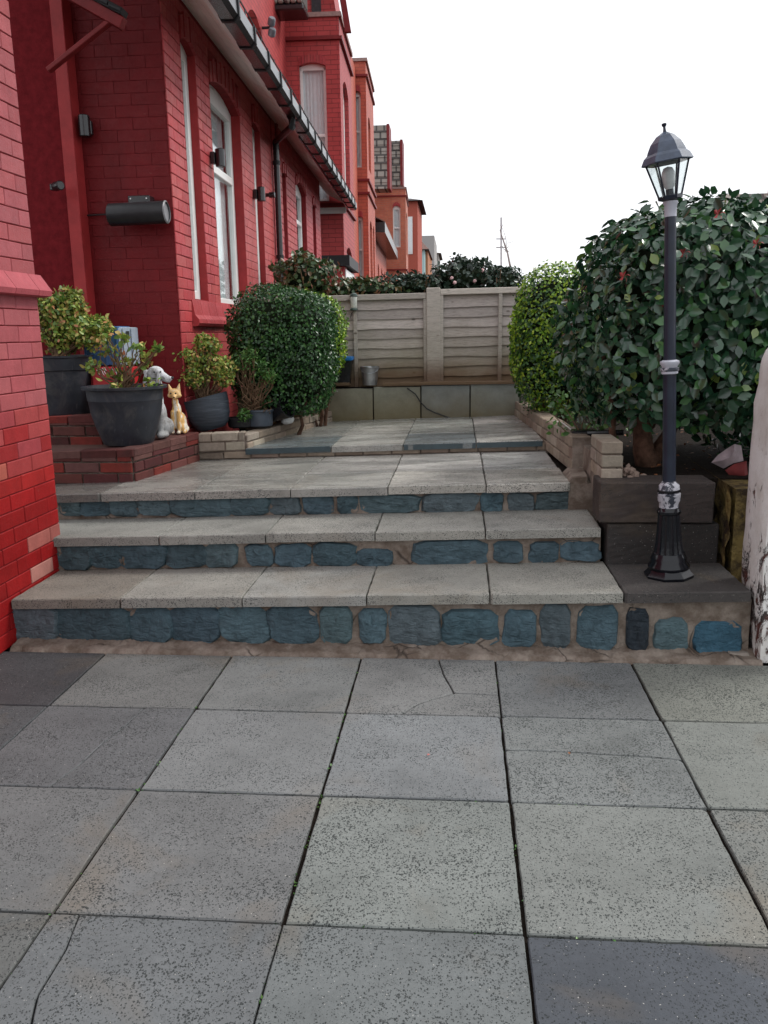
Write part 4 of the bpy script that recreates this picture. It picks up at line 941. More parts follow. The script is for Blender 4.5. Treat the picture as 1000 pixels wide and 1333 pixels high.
for k in range(2): MB().lathe(pm+Vector((-.055+.11*k,-.021,.005)), [(.005,0),(.005,.004)], 8, ax=(0,-1,0)).build('screw', M_WHITE, th_)
c0 = at_y(80, 278, AY-.02); MB().tube([c0, c0*.6+at_y(142, 279, AY-.02)*.4-Vector((0,0,.012)), at_y(142, 279, AY-.03)], .006, 6).build('power_cable', M_BLACKM, label='thin dark cable running across the alcove wall to the heater', cat='cable')
# alcove pilaster, dark panel for the door recess and canopy bracket
pa = at_y(49, 50, AY-.35).x; pb = at_y(62, 50, AY-.35).x
MB().bbox((pa, AY-.14, 0), (pb-pa+.02, 0, 0), (0, .135, 0), (0, 0, 5.2), .004).build('pilaster', M_REVEAL, hb)
MB().box((pa-.9, AY-.10, 0), (pa-.004, AY-.02, 5.2)).build('recess_panel', plain('shaded_red_panel', (.15,.012,.016), .9, .1), hb)  # flat panel stands for the recess, its shade put into the colour
cn = empty('door_canopy', (pa, AY-.45, 3.2), 'red timber canopy bracket with a black tiled edge high in the alcove', 'canopy')
YCn = AY-.40
def beam(pA, pB, w, dpt, name, mat, Y=YCn):
    A = at_y(*pA, Y); B = at_y(*pB, Y); dd = (B-A).normalized(); up = Vector((0,-1,0)).cross(dd); 
    if up.z < 0: up = -up
    return MB().bbox(A-up*w/2-Vector((0,dpt/2,0)), B-A, (0,dpt,0), up*w, .004).build(name, mat, cn)
beam((66, -22), (161, 32), .07, .07, 'rafter', M_TRIM); beam((63, 92), (146, 26), .028, .05, 'brace', M_TRIM)
beam((60, -36), (162, 18), .04, .10, 'tile_edge', M_BLACKM)
for k in range(5):
    A = at_y(72+k*17, -30+k*9.4, YCn-.06); MB().bbox(A, (.075,0,-.035), (0,.10,0), (.006,0,.02), .003).build('tile', M_TILE if k < 3 else M_BLACKM, cn)
# small tiled eave and floodlight on the upper wall
ep = fac(at_f(372, 14, UO+.15)[0], 0, UO); ez = at_y(372, 16, ep.y).z
ev = empty('eave_corner', (ep.x, ep.y, ez), 'small tiled eave with black gutter end at the top beside the upper bay', 'eave')
MB().bbox((ep.x-.05, ep.y-.1, ez), (.50,0,0), (0,.5,0), (0,0,.09), .02).build('gutter_end', M_BLACK, ev)
for k in range(5): MB().bbox((ep.x-.05+.1*k, ep.y-.12, ez+.10), (.09,0,0), (0,.5,.0), (0,0,.25), .02).build('tile', tg.m, ev)
lp = at_f(352, 36, UO+.12); L0 = fac(lp[0], lp[1], UO+.1)
fl = empty('flood_light', L0, 'grey twin security light on the upper red wall below the tiled eave', 'security light')
for dz in (-.12, .02): MB().lathe(L0+Vector((.03,0,dz)), [(.03,0),(.055,.02),(.055,.10),(.04,.12)], 14, ax=(.3,-.6,.7)).build('lamp_head', plain('grey_metal_%d' % int(dz*100), (.13,.14,.16), .4), fl, ang=40)
MB().tube([L0-FN*.1, L0+Vector((.03,0,.0))], .02, 8).build('arm', M_BLACKM, fl)
# ================================================================== RED BRICK PLINTH (two tiers)
pl = empty('brick_plinth', (-2.4, 5.4, .6), 'stepped planter plinth of old dark red bricks under the black pots', 'plinth')
clayC = lambda c: jit(random.choice([(.11,.035,.03), (.095,.028,.026), (.13,.045,.04), (.085,.026,.026), (.18,.03,.024), (.12,.055,.048)]), .16, .03)
T1 = .814; q0 = at_t(175, 627, B3); q1 = at_t(258, 601, B3); q1 = Vector((-1.835, 5.81, 0))
cxl = -3.0
def tier(xa, A, Bv, a_top, zlow, back, rows):
    P = [(xa, A.y), (A.x, A.y), (Bv.x, Bv.y), (Bv.x, back), (xa, back)]
    MB().extr([(x+(-.008 if i in (1,2,3) else 0), y+(.008 if i in (0,1) else 0), zlow) for i, (x, y) in enumerate(P)], (0,0,a_top-.03-zlow-.035)).build('mortar_core', M_MORTAR, pl)
    h = (a_top-.055-zlow)/rows
    lay(pl, (xa, A.y, zlow), (1,0,0), (0,-1,0), A.x-xa, h*rows, M_CLAY, course=h, blen=.225, D=.012, colf=clayC, joint=.009, minpx=6, limit=100)
    U = Vector((Bv.x-A.x, Bv.y-A.y, 0)); lay(pl, (A.x, A.y, zlow), U, (U.y, -U.x, 0), U.length, h*rows, M_CLAY, course=h, blen=.225, D=.012, colf=clayC, joint=.009, minpx=6, limit=100)
    x = xa                                                     # flat coping bricks
    while x < A.x-.02:
        w = min(.225, A.x+.012-x); MB().bbox((x+.002, A.y-.014, tz(x, a_top)-.052), (w-.004, 0, TS*w), (0, .112, 0), (0, 0, .05), .005).build('coping_brick', M_CLAY, pl, color=clayC(None)); x += .225
    un = U.normalized(); nn = Vector((un.y, -un.x, 0)); t = 0.0
    while t < U.length-.03:
        w = min(.225, U.length-t); o = Vector((A.x, A.y, tz(A.x, a_top)-.052))+un*(t+.002)+nn*.016; o.z = tz(o.x, a_top)-.052
        MB().bbox(o+Vector((0,0,.0005)), un*(w-.004), -nn*.112, (0,0,.05), .005).build('coping_brick', M_CLAY, pl, color=clayC(None)); t += .225
    MB().extr([(x, y, tz(-2.2, a_top)-.08) for x, y in [(xa, A.y+.09), (A.x-.10, A.y+.09), (Bv.x-.10, Bv.y), (Bv.x-.10, back), (xa, back)]], (0,0,.068)).build('top_fill', M_CLAY, pl, color=(.11,.06,.05))
tier(-3.2, Vector((q0.x, q0.y, 0)), q1, T1, .555, 5.93, 3)
A2 = Vector((-2.30, 5.30, 0)); B2v = Vector((-2.27, 5.92, 0)); T2 = 1.00
tier(-3.2, A2, B2v, T2, .745, 5.935, 3)
# ================================================================== FOLIAGE
def leaf_template(kind):
    if kind == 'oval':
        V = np.array([(0,0,0),(-.27,.3,.05),(-.30,.6,.06),(0,1,-.03),(.30,.6,.06),(.27,.3,.05),(0,.35,-.03),(0,.7,-.03)]); F = [(0,6,1),(1,6,7,2),(2,7,3),(0,5,6),(5,4,7,6),(4,3,7)]
    elif kind == 'narrow':
        V = np.array([(0,0,0),(-.15,.5,.03),(0,1,-.06),(.15,.5,.03)]); F = [(0,3,2,1)]
    else:
        V = np.array([(0,0,0),(-.32,.5,.07),(0,1,-.03),(.32,.5,.07)]); F = [(0,2,1),(0,3,2)]
    return V, F
def frames(nrm, droop=.3, spread=.55):
    n = len(nrm); N = nrm+rng.normal(0, spread, (n, 3)); N /= np.linalg.norm(N, axis=1)[:, None]
    T = rng.normal(0, 1, (n, 3)); T[:, 2] -= droop; T -= N*(T*N).sum(1)[:, None]; T /= np.linalg.norm(T, axis=1)[:, None]
    return N, T, np.cross(T, N)
def leaf_cloud(name, pts, nrm, size, mat, parent=None, kind='rhomb', droop=.3, spread=.55, stuff=True, **kw):
    V, F = leaf_template(kind); n = len(pts); N, T, B = frames(nrm, droop, spread)
    sz = size*rng.uniform(.65, 1.2, n)
    W_ = pts[:, None, :]+sz[:, None, None]*(V[None, :, 0, None]*B[:, None, :]+V[None, :, 1, None]*T[:, None, :]+V[None, :, 2, None]*N[:, None, :])
    co = W_.reshape(-1, 3); k = len(V); me = bpy.data.meshes.new(name)
    c = co.mean(0); c[2] = co[:, 2].min(); co = co-c
    loops = np.concatenate([np.array(f) for f in F]); ls = [len(f) for f in F]
    allL = (loops[None, :]+np.arange(n)[:, None]*k).ravel(); cnt = np.tile(ls, n); st = np.concatenate([[0], np.cumsum(cnt)[:-1]])
    me.vertices.add(len(co)); me.vertices.foreach_set('co', co.ravel()); me.loops.add(len(allL)); me.loops.foreach_set('vertex_index', allL.astype(np.int32))
    me.polygons.add(len(cnt)); me.polygons.foreach_set('loop_start', st.astype(np.int32)); me.polygons.foreach_set('loop_total', cnt.astype(np.int32))
    at = me.attributes.new('rnd', 'FLOAT', 'POINT'); at.data.foreach_set('value', np.repeat(rng.random(n), k).astype(np.float32))
    me.update(calc_edges=True); me.validate(); me.materials.append(mat)
    if kind == 'oval': me.polygons.foreach_set('use_smooth', [True]*len(me.polygons))
    o = bpy.data.objects.new(name, me); link(o); o.location = Vector(c); setparent(o, parent)
    if stuff: o['kind'] = 'stuff'
    return tag(o, **kw)
def shell(c, r, n, p=2.6, depth=.12, lump=.05, zcut=-9, seed=0):
    """points near the surface of a rounded block, with their outward normals"""
    d = rng.normal(0, 1, (n, 3)); d /= np.linalg.norm(d, axis=1)[:, None]; r = np.array(r, float)
    t = (np.abs(d/r)**p).sum(1)**(-1/p)
    lum = 1+lump*(np.sin(d[:, 0]*7+seed)+np.sin(d[:, 1]*8+seed*2.1)+np.sin(d[:, 2]*9+seed*1.3+d[:, 0]*4))/1.7
    t = t*lum*(1-depth*rng.random(n)**1.6)*np.where(rng.random(n) < .04, 1+.07*rng.random(n), 1)
    P = d*t[:, None]; g = np.sign(P)*np.abs(P/r)**(p-1)/r; g /= np.linalg.norm(g, axis=1)[:, None]
    P = P+np.array(c); k = P[:, 2] > zcut; return P[k], g[k]
def lump_mesh(name, c, r, mat, parent, p=2.6, sub=3, amp=.06):
    bm = bmesh.new(); bmesh.ops.create_icosphere(bm, subdivisions=sub, radius=1)
    for v in bm.verts:
        d = v.co.normalized(); t = (abs(d.x/r[0])**p+abs(d.y/r[1])**p+abs(d.z/r[2])**p)**(-1/p); v.co = Vector(c)+d*t*(1+random.uniform(-amp, amp))
    m = MB(); m.frombm(bm); return m.build(name, mat, parent)
def branches(base, tips, r0=.012, wig=.04, mat=M_TWIG, parent=None, name='stem', n=5, sep=False):
    m = MB()
    for t in tips:
        b = Vector(base)+Vector((random.uniform(-.03,.03), random.uniform(-.03,.03), 0)); t = Vector(t); P = []
        for k in range(n+1):
            f = k/n; q = b.lerp(t, f)+Vector((random.uniform(-wig, wig), random.uniform(-wig, wig), random.uniform(-wig, wig)*.5))*(1 if 0 < k < n else 0); P.append(q)
        m.tube(P, [r0*(1-.7*k/n) for k in range(n+1)], 5)
    return m.build(name, mat, parent)
# clipped hedges
def hedge(label, c, r, n, size, mats, zfoot, p=3.2, name='clipped_hedge', lump=.045, zcut=-9, stems=5, kind='rhomb', depth=.14, core_s=.80):
    h = empty(name, (c[0], c[1], zfoot), label, 'hedge')
    for i, (mt, f, shift) in enumerate(mats):
        P, G = shell(np.array(c)+np.array(shift), np.array(r)*(1 if i == 0 else .995), int(n*f), p, depth, lump, zcut, seed=i+c[0]*3)
        leaf_cloud('foliage', P, G, size, mt, h, kind=kind)
    lump_mesh('shade_core', c, [q*core_s for q in r], M_CORE, h, p)  # solid dark lump added against see-through, coloured as the shade inside
    tp = [(c[0]+random.uniform(-.6, .6)*r[0], c[1]+random.uniform(-.5, .5)*r[1], c[2]-r[2]*.5) for _ in range(stems)]
    for t in tp: branches((c[0]+(t[0]-c[0])*.4, c[1]+(t[1]-c[1])*.4, zfoot), [t], .018, .03, M_BARK, h)
    return h
hl = at_y(368, 456, 6.6)
hedge('dark green clipped box hedge with rounded top, left of the fence', (hl.x, 6.62, hl.z-.01), (.378, .42, .475), 15000, .030, [(ML_PRIV, 1, (0,0,0))], .64, 4.6)
hy = at_y(414, 420, 7.1)
hedge('yellow-green clipped hedge peeping out behind the dark clipped one', (hy.x-.06, 7.2, 1.42), (.27, .25, .37), 5000, .028, [(ML_YEL, 1, (0,0,0))], .64, 3)
hr = at_y(722, 438, 6.7)
hedge('round golden-green clipped hedge between the fence and the big camellia', (hr.x+.03, 6.7, hr.z-.02), (.345, .42, .56), 15000, .030, [(ML_YEL, .58, (-.005,0,.008)), (ML_PRIV, .42, (0,0,-.03))], .70, 2.9)
# big camellia: the largest leaves are parts, the rest one mass
cc = np.array([1.50, 5.0, 1.405]); cr = np.array([.905, .74, .695])
cam_ = empty('camellia_shrub', (1.25, 5.0, .68), 'large rounded camellia with big glossy dark leaves behind the lamp post', 'shrub')
P, G = shell(cc, cr, 15000, 3.0, .25, .05, .96, seed=4)
x, y, z = [], [], []
vis = np.array([proj(Vector(q))[2] for q in P]); tocam = -(P-np.array(CAM)); tocam /= np.linalg.norm(tocam, axis=1)[:, None]
face = (G*tocam).sum(1); px_ = np.array([proj(Vector(q))[:2] for q in P]); inf = (px_[:, 0] < 1010) & (px_[:, 1] > 200)
outer = ((np.abs((P-cc)/cr)**3).sum(1))
score = np.where(inf & (face > .15), outer*1.0-vis*.12, -9); idx = np.argsort(-score)[:300]; mask = np.zeros(len(P), bool); mask[idx] = True
leaf_cloud('foliage', P[~mask], G[~mask], .066, ML_CAM, cam_, 'oval', droop=.9, spread=.6)
LV, LF = leaf_template('oval'); lm = bpy.data.meshes.new('leaf'); lm.from_pydata([tuple(v) for v in LV], [], LF); lm.materials.append(ML_CAM); lm.polygons.foreach_set('use_smooth', [True]*len(lm.polygons))
N_, T_, B_ = frames(G[mask], .9, .5)
for q, n_, t_, b_ in zip(P[mask], N_, T_, B_):
    o = bpy.data.objects.new('leaf', lm); link(o); s_ = .07*random.uniform(.75, 1.2)
    M = Matrix((Vector(b_)*s_, Vector(t_)*s_, Vector(n_)*s_)).transposed().to_4x4(); M.translation = Vector(q)-cam_.location; o.matrix_local = M; o.parent = cam_
lump_mesh('shade_core', cc+np.array([.03, .06, .12]), cr*.76, M_CORE, cam_, 2.6)  # dark filler lump, shade between the leaves put into its colour
# lower skirt is thinner: sky and stems show between
P, G = shell((1.75, 4.9, 1.0), (.50, .45, .30), 800, 2.2, .5, .1, .72); leaf_cloud('foliage', P, G, .065, ML_CAM, cam_, 'oval', .5, .6)
tb = at_y(842, 605, 4.85)
def limb(pts, r, Y=None): return MB().tube([at_y(a, b, c) for a, b, c in pts], r, 9).build('trunk', M_BARK, cam_, smooth=True)
limb([(846,612,4.8),(838,585,4.8),(836,560,4.85),(850,540,4.9),(858,500,5.0),(880,440,5.1)], [.075,.06,.05,.045,.035,.02])
limb([(838,560,4.85),(822,530,4.9),(800,480,5.0),(790,430,5.0)], [.045,.032,.024,.012])
limb([(800,584,4.75),(797,560,4.78),(799,530,4.8),(793,505,4.9),(785,470,5.0),(800,420,5.0)], [.02,.019,.018,.016,.013,.008])
limb([(850,545,4.9),(872,520,4.95),(905,470,5.0)], [.035,.028,.015])
limb([(848,600,4.85),(868,570,4.9),(880,545,5.0),(900,500,5.1)], [.05,.04,.03,.02])
# under-shrub seedlings
sg = empty('seedling', at_y(740, 560, 5.2), 'young green shoots growing under the camellia beside the pale brick wall', 'plant')
P = np.array([list(at_y(random.uniform(715, 850), random.uniform(505, 570), random.uniform(5.0, 5.8))) for _ in range(380)]); G = np.tile([0, -.5, .8], (len(P), 1)); leaf_cloud('foliage', P, G, .04, ML_AZG, sg, 'oval', 0, .7, stuff=False)
branches(at_y(755, 575, 5.1), [at_y(x_, y_, 5.2) for x_, y_ in ((735,530),(760,520),(720,540),(775,530))], .006, .02, M_TWIG, sg)
# flowers and red young leaves on the camellia
m = MB()
for (a, b) in ((812, 360), (935, 279), (890, 330), (985, 318), (863, 400)):
    c = at_y(a, b, 4.35 if a < 900 else 4.3)
    for k in range(5):
        t = k*1.26; m.add([c, c+Vector((math.cos(t), -.3, math.sin(t)))*.018+Vector((.006,0,.01)), c+Vector((math.cos(t), -.6, math.sin(t)))*.03, c+Vector((math.cos(t+.6), -.3, math.sin(t+.6)))*.018], [(0,1,2,3)])
m.build('flower', plain('faded_red_flower', (.32,.03,.03), .6), cam_)
# shrubs beyond the fence
def shrub(label, c, r, n, size, mat, zf, p=2.2, kind='oval', name='garden_shrub', core=True, lump=.14, cat='shrub', depth=.4, tips=8):
    h = empty(name, (c[0], c[1], zf), label, cat)
    P, G = shell(c, r, n, p, depth, lump, zf, seed=c[0]*5+c[1]); leaf_cloud('foliage', P, G, size, mat, h, kind, .1, .75)
    if core: lump_mesh('shade_core', c, [q*.62 for q in r], M_CORE, h, 2.2)
    branches((c[0], c[1], zf), [Vector(c)+Vector((random.uniform(-.8,.8)*r[0], random.uniform(-.8,.8)*r[1], random.uniform(.2,.9)*r[2])) for _ in range(tips)], .014, .05, M_TWIG, h)
    return h
def shr(label, px, py, Y, rx, ry, rz, n, size, mat, **k): c = at_y(px, py, Y); return shrub(label, (c.x, Y, c.z), (rx, ry, rz), n, size, mat, .9, **k)
shr('bronze-leaved shrub against the red facade beyond the fence', 398, 366, 8.9, .32, .45, .26, 1500, .06, ML_RED)
shr('low reddish hedge top showing over the left fence panel', 470, 381, 9.2, .55, .4, .13, 1300, .055, ML_RED)
shr('low dark hedge top just left of the tall fence post', 535, 375, 9.5, .5, .4, .14, 1300, .055, ML_FAR)
shr('taller dark camellia with pale pink buds above the fence', 603, 366, 9.6, .40, .5, .23, 1700, .06, ML_FAR)
shr('rounded dark shrub beyond the fence beside the golden hedge', 656, 368, 9.2, .22, .35, .15, 1000, .05, ML_FAR)
for a, b in ((590,352),(612,358),(622,347)):
    pass
bd = MB()
for (a, b) in ((588,362),(592,368),(628,352),(618,366)):
    bm = bmesh.new(); bmesh.ops.create_icosphere(bm, subdivisions=1, radius=.022, matrix=Matrix.Translation(at_y(a, b, 9.15))); bd.frombm(bm)
tp_ = [o for o in COL.objects if o.name.startswith('garden_shrub') and 'pink buds' in o.get('label', '')][0]
bd.build('bud', plain('pale_pink', (.7,.45,.45), .6), tp_)
M_PTW = plain('pale_twig', (.42,.38,.36), .8, bump=0)
bt = empty('bare_sapling', at_y(664, 370, 12), 'thin bare sapling against the sky right of the far shrubs', 'tree')
MB().tube([at_y(a, b, 12) for a, b in ((668,372),(665,350),(661,330),(655,312),(651,300),(655,292))], [.02,.017,.013,.01,.007,.004], 6).build('trunk', M_PTW, bt)
branches(at_y(660, 328, 12), [at_y(a, b, 12) for a, b in ((652,318),(668,310),(649,290))], .006, .03, M_PTW, bt, 'branch')
an = empty('aerial_mast', at_y(653, 372, 30), 'faint thin grey aerial mast against the white sky', 'aerial')
MGR = plain('pale_grey_metal', (.45,.45,.47), .5, bump=0)
MB().tube([at_y(652.5, 372, 30), at_y(652.5, 283, 30)], .03, 6).build('mast', MGR, an)
for yy in (311, 322): MB().tube([at_y(646, yy, 30), at_y(658, yy, 30)], .02, 5).build('cross_arm', MGR, an)
# ================================================================== POTS
_m = Mat('charcoal_plastic_pot', rough=.45, spec=.35)
_c = _m.mix(1, (.024,.027,.035), _m.ramp(_m.noise(9, 5), [(.3, .75), (.7, 1.3)]), 'MULTIPLY')
_c = _m.mix(_m.math('MULTIPLY', _m.ramp(_m.noise(5, 8, .75, dist=.8), [(.5, 0.0), (.75, 1.0)]), .5), _c, (.13, .115, .10))
_c = _m.mix(_m.ramp(_m.noise(70, 3, .6, vec=_m.scaled((1, 1, .15))), [(.62, 0.0), (.70, .3)]), _c, (.12, .12, .125)); _m.col(_c); _m.rgh(_m.ramp(_m.noise(12, 5), [(.3, .38), (.7, .62)])); _m.bump(_m.noise(40, 5), .15, .003); M_POT = _m.m
_m = Mat('brushed_grey_pot', rough=.5, spec=.4); _n = _m.noise(9, 6, .7, vec=_m.scaled((.6, .6, 9)), dist=.4); _m.col(_m.ramp(_n, [(.3, (.02,.025,.032)), (.55, (.05,.062,.08)), (.75, (.10,.12,.145))])); _m.bump(_n, .3, .004); M_POTB = _m.m
def pot(label, c, prof, mat, soil_r, soil_h, tilt=(0,0,1), **k):
    p = empty('plant_pot', c, label, 'plant pot')
    MB().lathe(c, prof, 48, ax=tilt).build('pot', mat, p, ang=35)
    MB().lathe(Vector(c)+Vector(tilt).normalized()*(soil_h), [(0, .012), (soil_r*.5, .006), (soil_r, 0)], 20, ax=tilt).build('soil', M_SOIL, p)
    return p
Y1p = 5.50; c1 = at_y(84, 537, Y1p); c1.z = tz(c1.x, T2)+.0
pot('tall straight-sided charcoal pot with rolled rim on the upper brick tier', c1, [(0,.0),(.172,0),(.176,.01),(.192,.285),(.202,.29),(.206,.365),(.214,.37),(.214,.382),(.20,.382),(.192,.35)], M_POT, .192, .345)
c2 = Vector((at_y(168, 577, 5.24).x, 5.24, tz(-2.12, T1)+.001))
pot('wide round-bottomed charcoal pot with broad rim on the lower brick tier', c2, [(0,0),(.150,0),(.158,.012),(.19,.10),(.218,.20),(.228,.275),(.232,.28),(.236,.345),(.262,.35),(.264,.366),(.235,.366),(.225,.33)], M_POT, .226, .32)
t3 = Vector((-.24, .0, 1)).normalized(); c3 = at_y(276, 559, 6.07)
pot('tilted brushed grey-black bowl pot leaning on the pale brick bed wall', c3+Vector((.01,0,.004)), [(0,0),(.09,.0),(.125,.03),(.152,.09),(.166,.17),(.170,.235),(.172,.24),(.158,.24),(.152,.20)], M_POTB, .155, .195, t3)
c4 = at_y(338, 555, 6.25)
pot('small blue-grey pot beside the clipped hedge', c4, [(0,0),(.085,0),(.10,.01),(.105,.11),(.112,.115),(.112,.13),(.098,.13),(.095,.1)], plain('blue_grey_pot', (.05,.065,.085), .45), .097, .10)
c5 = at_y(314, 556, 6.2); pot('low black trough pot between the tilted bowl and the small grey pot', c5, [(0,0),(.085,0),(.095,.01),(.10,.07),(.092,.075),(.088,.06)], M_BLACKM, .09, .06)
c6 = at_y(352, 548, 6.35); bk = empty('lying_pot', c6, 'black round pot lying on its side under the clipped hedge', 'plant pot')
MB().lathe(c6+Vector((0,0,.045)), [(.0,.0),(.06,0),(.085,.16),(.09,.17),(.078,.17),(.05,.02)], 24, ax=(.75,-.3,.35)).build('pot', M_BLACK, bk, ang=40)
c7 = at_y(374, 549, 6.5); bm = bmesh.new(); bmesh.ops.create_icosphere(bm, subdivisions=3, radius=.05)
for v in bm.verts: v.co = Vector((v.co.x*1.1, v.co.y, v.co.z*.8))*(1+.12*math.sin(v.co.x*60)*math.cos(v.co.y*50+v.co.z*40))+c7+Vector((0,0,.02))
m = MB(); m.frombm(bm); m.build('white_stone', plain('white_stone', (.7,.7,.7), .6), smooth=True, label='white stone on the soil behind the pale bed wall', cat='stone')
# pot plants
def potplant(label, soil, blobs, mat, size, n, stems=14, kind='oval', tipsr=.012):
    h = empty('pot_plant', soil, label, 'plant'); tips = []
    for (a, b, Y, r) in blobs:
        c = at_y(a, b, Y); P, G = shell(c, (r, r, r*.85), n, 2, .7, .2, seed=a); leaf_cloud('foliage', P, G, size, mat, h, kind, -.2, .8, stuff=True)
        for _ in range(stems): tips.append(c+Vector((random.uniform(-.8,.8)*r, random.uniform(-.8,.8)*r, random.uniform(-.5,.8)*r)))
    branches(soil, tips, tipsr, .025, M_TWIG, h); return h
potplant('bushy yellow-green azalea in the tall charcoal pot by the near wall', c1+Vector((-.02,0,.36)), [(82,410,5.5,.15),(112,432,5.45,.12),(82,436,5.5,.14),(130,428,5.45,.08),(92,395,5.5,.10),(60,405,5.5,.14)], ML_AZ, .032, 1100, 8)
potplant('sparse leggy plant with few leaves in the wide round pot', c2+Vector((0,0,.33)), [(122,476,5.2,.05),(150,492,5.2,.07),(182,455,5.2,.05),(188,470,5.2,.05),(165,468,5.25,.05),(140,455,5.2,.05),(198,500,5.2,.06),(205,455,5.2,.025),(150,505,5.1,.05),(160,440,5.2,.03),(137,440,5.2,.045)], ML_AZ, .042, 30, 4, tipsr=.007)
h3 = c3+t3*.2
potplant('olive and yellow azalea with bare twigs in the tilted bowl pot', h3, [(262,468,6.05,.12),(288,478,6.05,.11),(252,490,6.0,.10),(238,462,6.0,.06),(275,450,6.05,.07),(263,443,6.05,.05),(292,492,6.05,.07)], ML_AZ, .028, 520, 7, tipsr=.007)
potplant('bright green shoots over bare brown twigs beside the clipped hedge', c4+Vector((-.05,0,.1)), [(312,472,6.15,.09),(340,480,6.15,.10),(325,462,6.15,.07),(352,490,6.15,.06),(318,540,6.1,.05)], ML_AZG, .032, 260, 9, 'narrow', .007)
P = []
tw = empty('twiggy_plant', c4+Vector((-.12,0,.02)), 'tangle of bare brown twigs between the bowl pot and hedge', 'plant')
branches(c4+Vector((-.05,0,.08)), [at_y(random.uniform(306,352), random.uniform(478,535), random.uniform(6.1,6.3)) for _ in range(46)], .005, .05, M_TWIG, tw)
# ================================================================== CRATE, BAG, FIGURES
ML_B = plain('blue_crate', (.06,.16,.34), .5, .4, var=.15); ML_G = plain('pale_grey_blue_crate', (.30,.36,.42), .5, .4, var=.12)
cb = empty('blue_crate', at_y(150, 480, 5.72), 'blue plastic crate with a pale grey-blue end panel behind the pots', 'crate')
YK = 5.62; a = at_y(112, 476, YK); b = at_y(157, 476, YK); tz0 = at_y(157, 425, YK).z; bz = a.z
cl = Vector((a.x, YK, bz)); U = Vector((b.x-a.x, 0, 0))
MB().bbox(cl, U, (0,.20,0), (0,0,tz0-bz), .006).build('side_panel', ML_B, cb)
for f in (0, .17, .60, .93): MB().bbox(cl+U*f+Vector((0,-.010,0)), U*.06, (0,.0095,0), (0,0,tz0-bz), .002).build('rib', ML_B, cb)
MB().bbox(cl+Vector((-.006,-.012,tz0-bz-.03)), U+Vector((.012,0,0)), (0,.22,0), (0,0,.032), .004).build('rim', ML_B, cb)
e0 = cl+U+Vector((.001,0,0)); e1 = at_y(176, 476, YK+.12); V1 = Vector((e1.x-e0.x, .12, 0)); w_ = V1.cross(Vector((0,0,1))).normalized()
MB().bbox(e0, V1, (0, .10, 0), (0,0,tz0-bz-.005), .004).build('end_panel', ML_G, cb)
for f in (0, .3, .88): MB().bbox(e0+V1*f-Vector((-.004,.008,0)), V1*.09, (0,.0075,0), (0,0,tz0-bz-.01), .002).build('rib', ML_G, cb)
MB().bbox(e0+V1*.52+Vector((.004,-.006,tz0-bz-.085)), V1*.22, (0,.006,0), (0,0,.055), .002).build('hand_slot', M_BLACKM, cb)
rb_ = empty('red_box', at_y(150, 500, 5.52), 'red box with white diagonal lettering strokes below the blue crate', 'box')
YR = 5.50; a = at_y(122, 510, YR); b = at_y(174, 510, YR); zt = at_y(150, 478, YR).z
MRED = plain('bright_red_card', (.45,.015,.02), .45); MB().bbox((a.x, YR, a.z), (b.x-a.x,0,0), (0,.11,0), (0,0,zt-a.z), .004).build('box', MRED, rb_)
m = MB()
for k in range(5): 
    x_ = a.x+.052+k*.013; m.extr([(x_+.0, YR-.002, zt-.060+.006*k), (x_+.008, YR-.002, zt-.064+.006*k), (x_-.012, YR-.002, zt-.018+.004*k), (x_-.02, YR-.002, zt-.014+.004*k)], (0,.0015,0))
for k in range(2): 
    x_ = a.x+.155+k*.022; m.extr([(x_, YR-.002, zt-.075), (x_+.010, YR-.002, zt-.075), (x_-.012, YR-.002, zt-.004), (x_-.022, YR-.002, zt-.004)], (0,.0015,0))
m.build('white_print', M_WHITE, rb_)
def blob(name, parts, mat, parent=None, voxel=.006, **kw):
    """one continuous body grown from overlapping ellipsoids and tapered limbs"""
    bm = bmesh.new()
    for p_ in parts:
        if p_[0] == 'e':
            _, c, r, rot = (*p_, (0,0,0))[:4]
            M = Matrix.Translation(Vector(c)) @ Matrix.Rotation(rot[2], 4, 'Z') @ Matrix.Rotation(rot[1], 4, 'Y') @ Matrix.Rotation(rot[0], 4, 'X') @ Matrix.Diagonal((*r, 1))
            bmesh.ops.create_icosphere(bm, subdivisions=3, radius=1, matrix=M)
        else:
            _, A, B, ra_, rb2 = p_; t = MB().tube([A, Vector(A).lerp(Vector(B), .5), B], [ra_, (ra_+rb2)/2, rb2], 12); vs = [bm.verts.new(v) for v in t.v]; [bm.faces.new([vs[i] for i in f]) for f in t.f]
            for c, r in ((A, ra_), (B, rb2)): bmesh.ops.create_icosphere(bm, subdivisions=2, radius=r, matrix=Matrix.Translation(Vector(c)))
    me = bpy.data.meshes.new(name); bm.to_mesh(me); bm.free(); o = bpy.data.objects.new('tmp', me); link(o)
    r = o.modifiers.new('r', 'REMESH'); r.mode = 'VOXEL'; r.voxel_size = voxel; s = o.modifiers.new('s', 'SMOOTH'); s.iterations = 3; s.factor = .5
    dg = bpy.context.evaluated_depsgraph_get(); m2 = bpy.data.meshes.new_from_object(o.evaluated_get(dg)); bpy.data.objects.remove(o); m2.name = name
    m2.materials.clear(); m2.materials.append(mat); m2.polygons.foreach_set('use_smooth', [True]*len(m2.polygons))
    co = np.empty(len(m2.vertices)*3); m2.vertices.foreach_get('co', co); co = co.reshape(-1, 3); c = (co.min(0)+co.max(0))/2; c[2] = co[:, 2].min(); co -= c; m2.vertices.foreach_set('co', co.ravel()); m2.update()
    ob = bpy.data.objects.new(name, m2); link(ob); ob.location = Vector(c); setparent(ob, parent); return tag(ob, **kw)
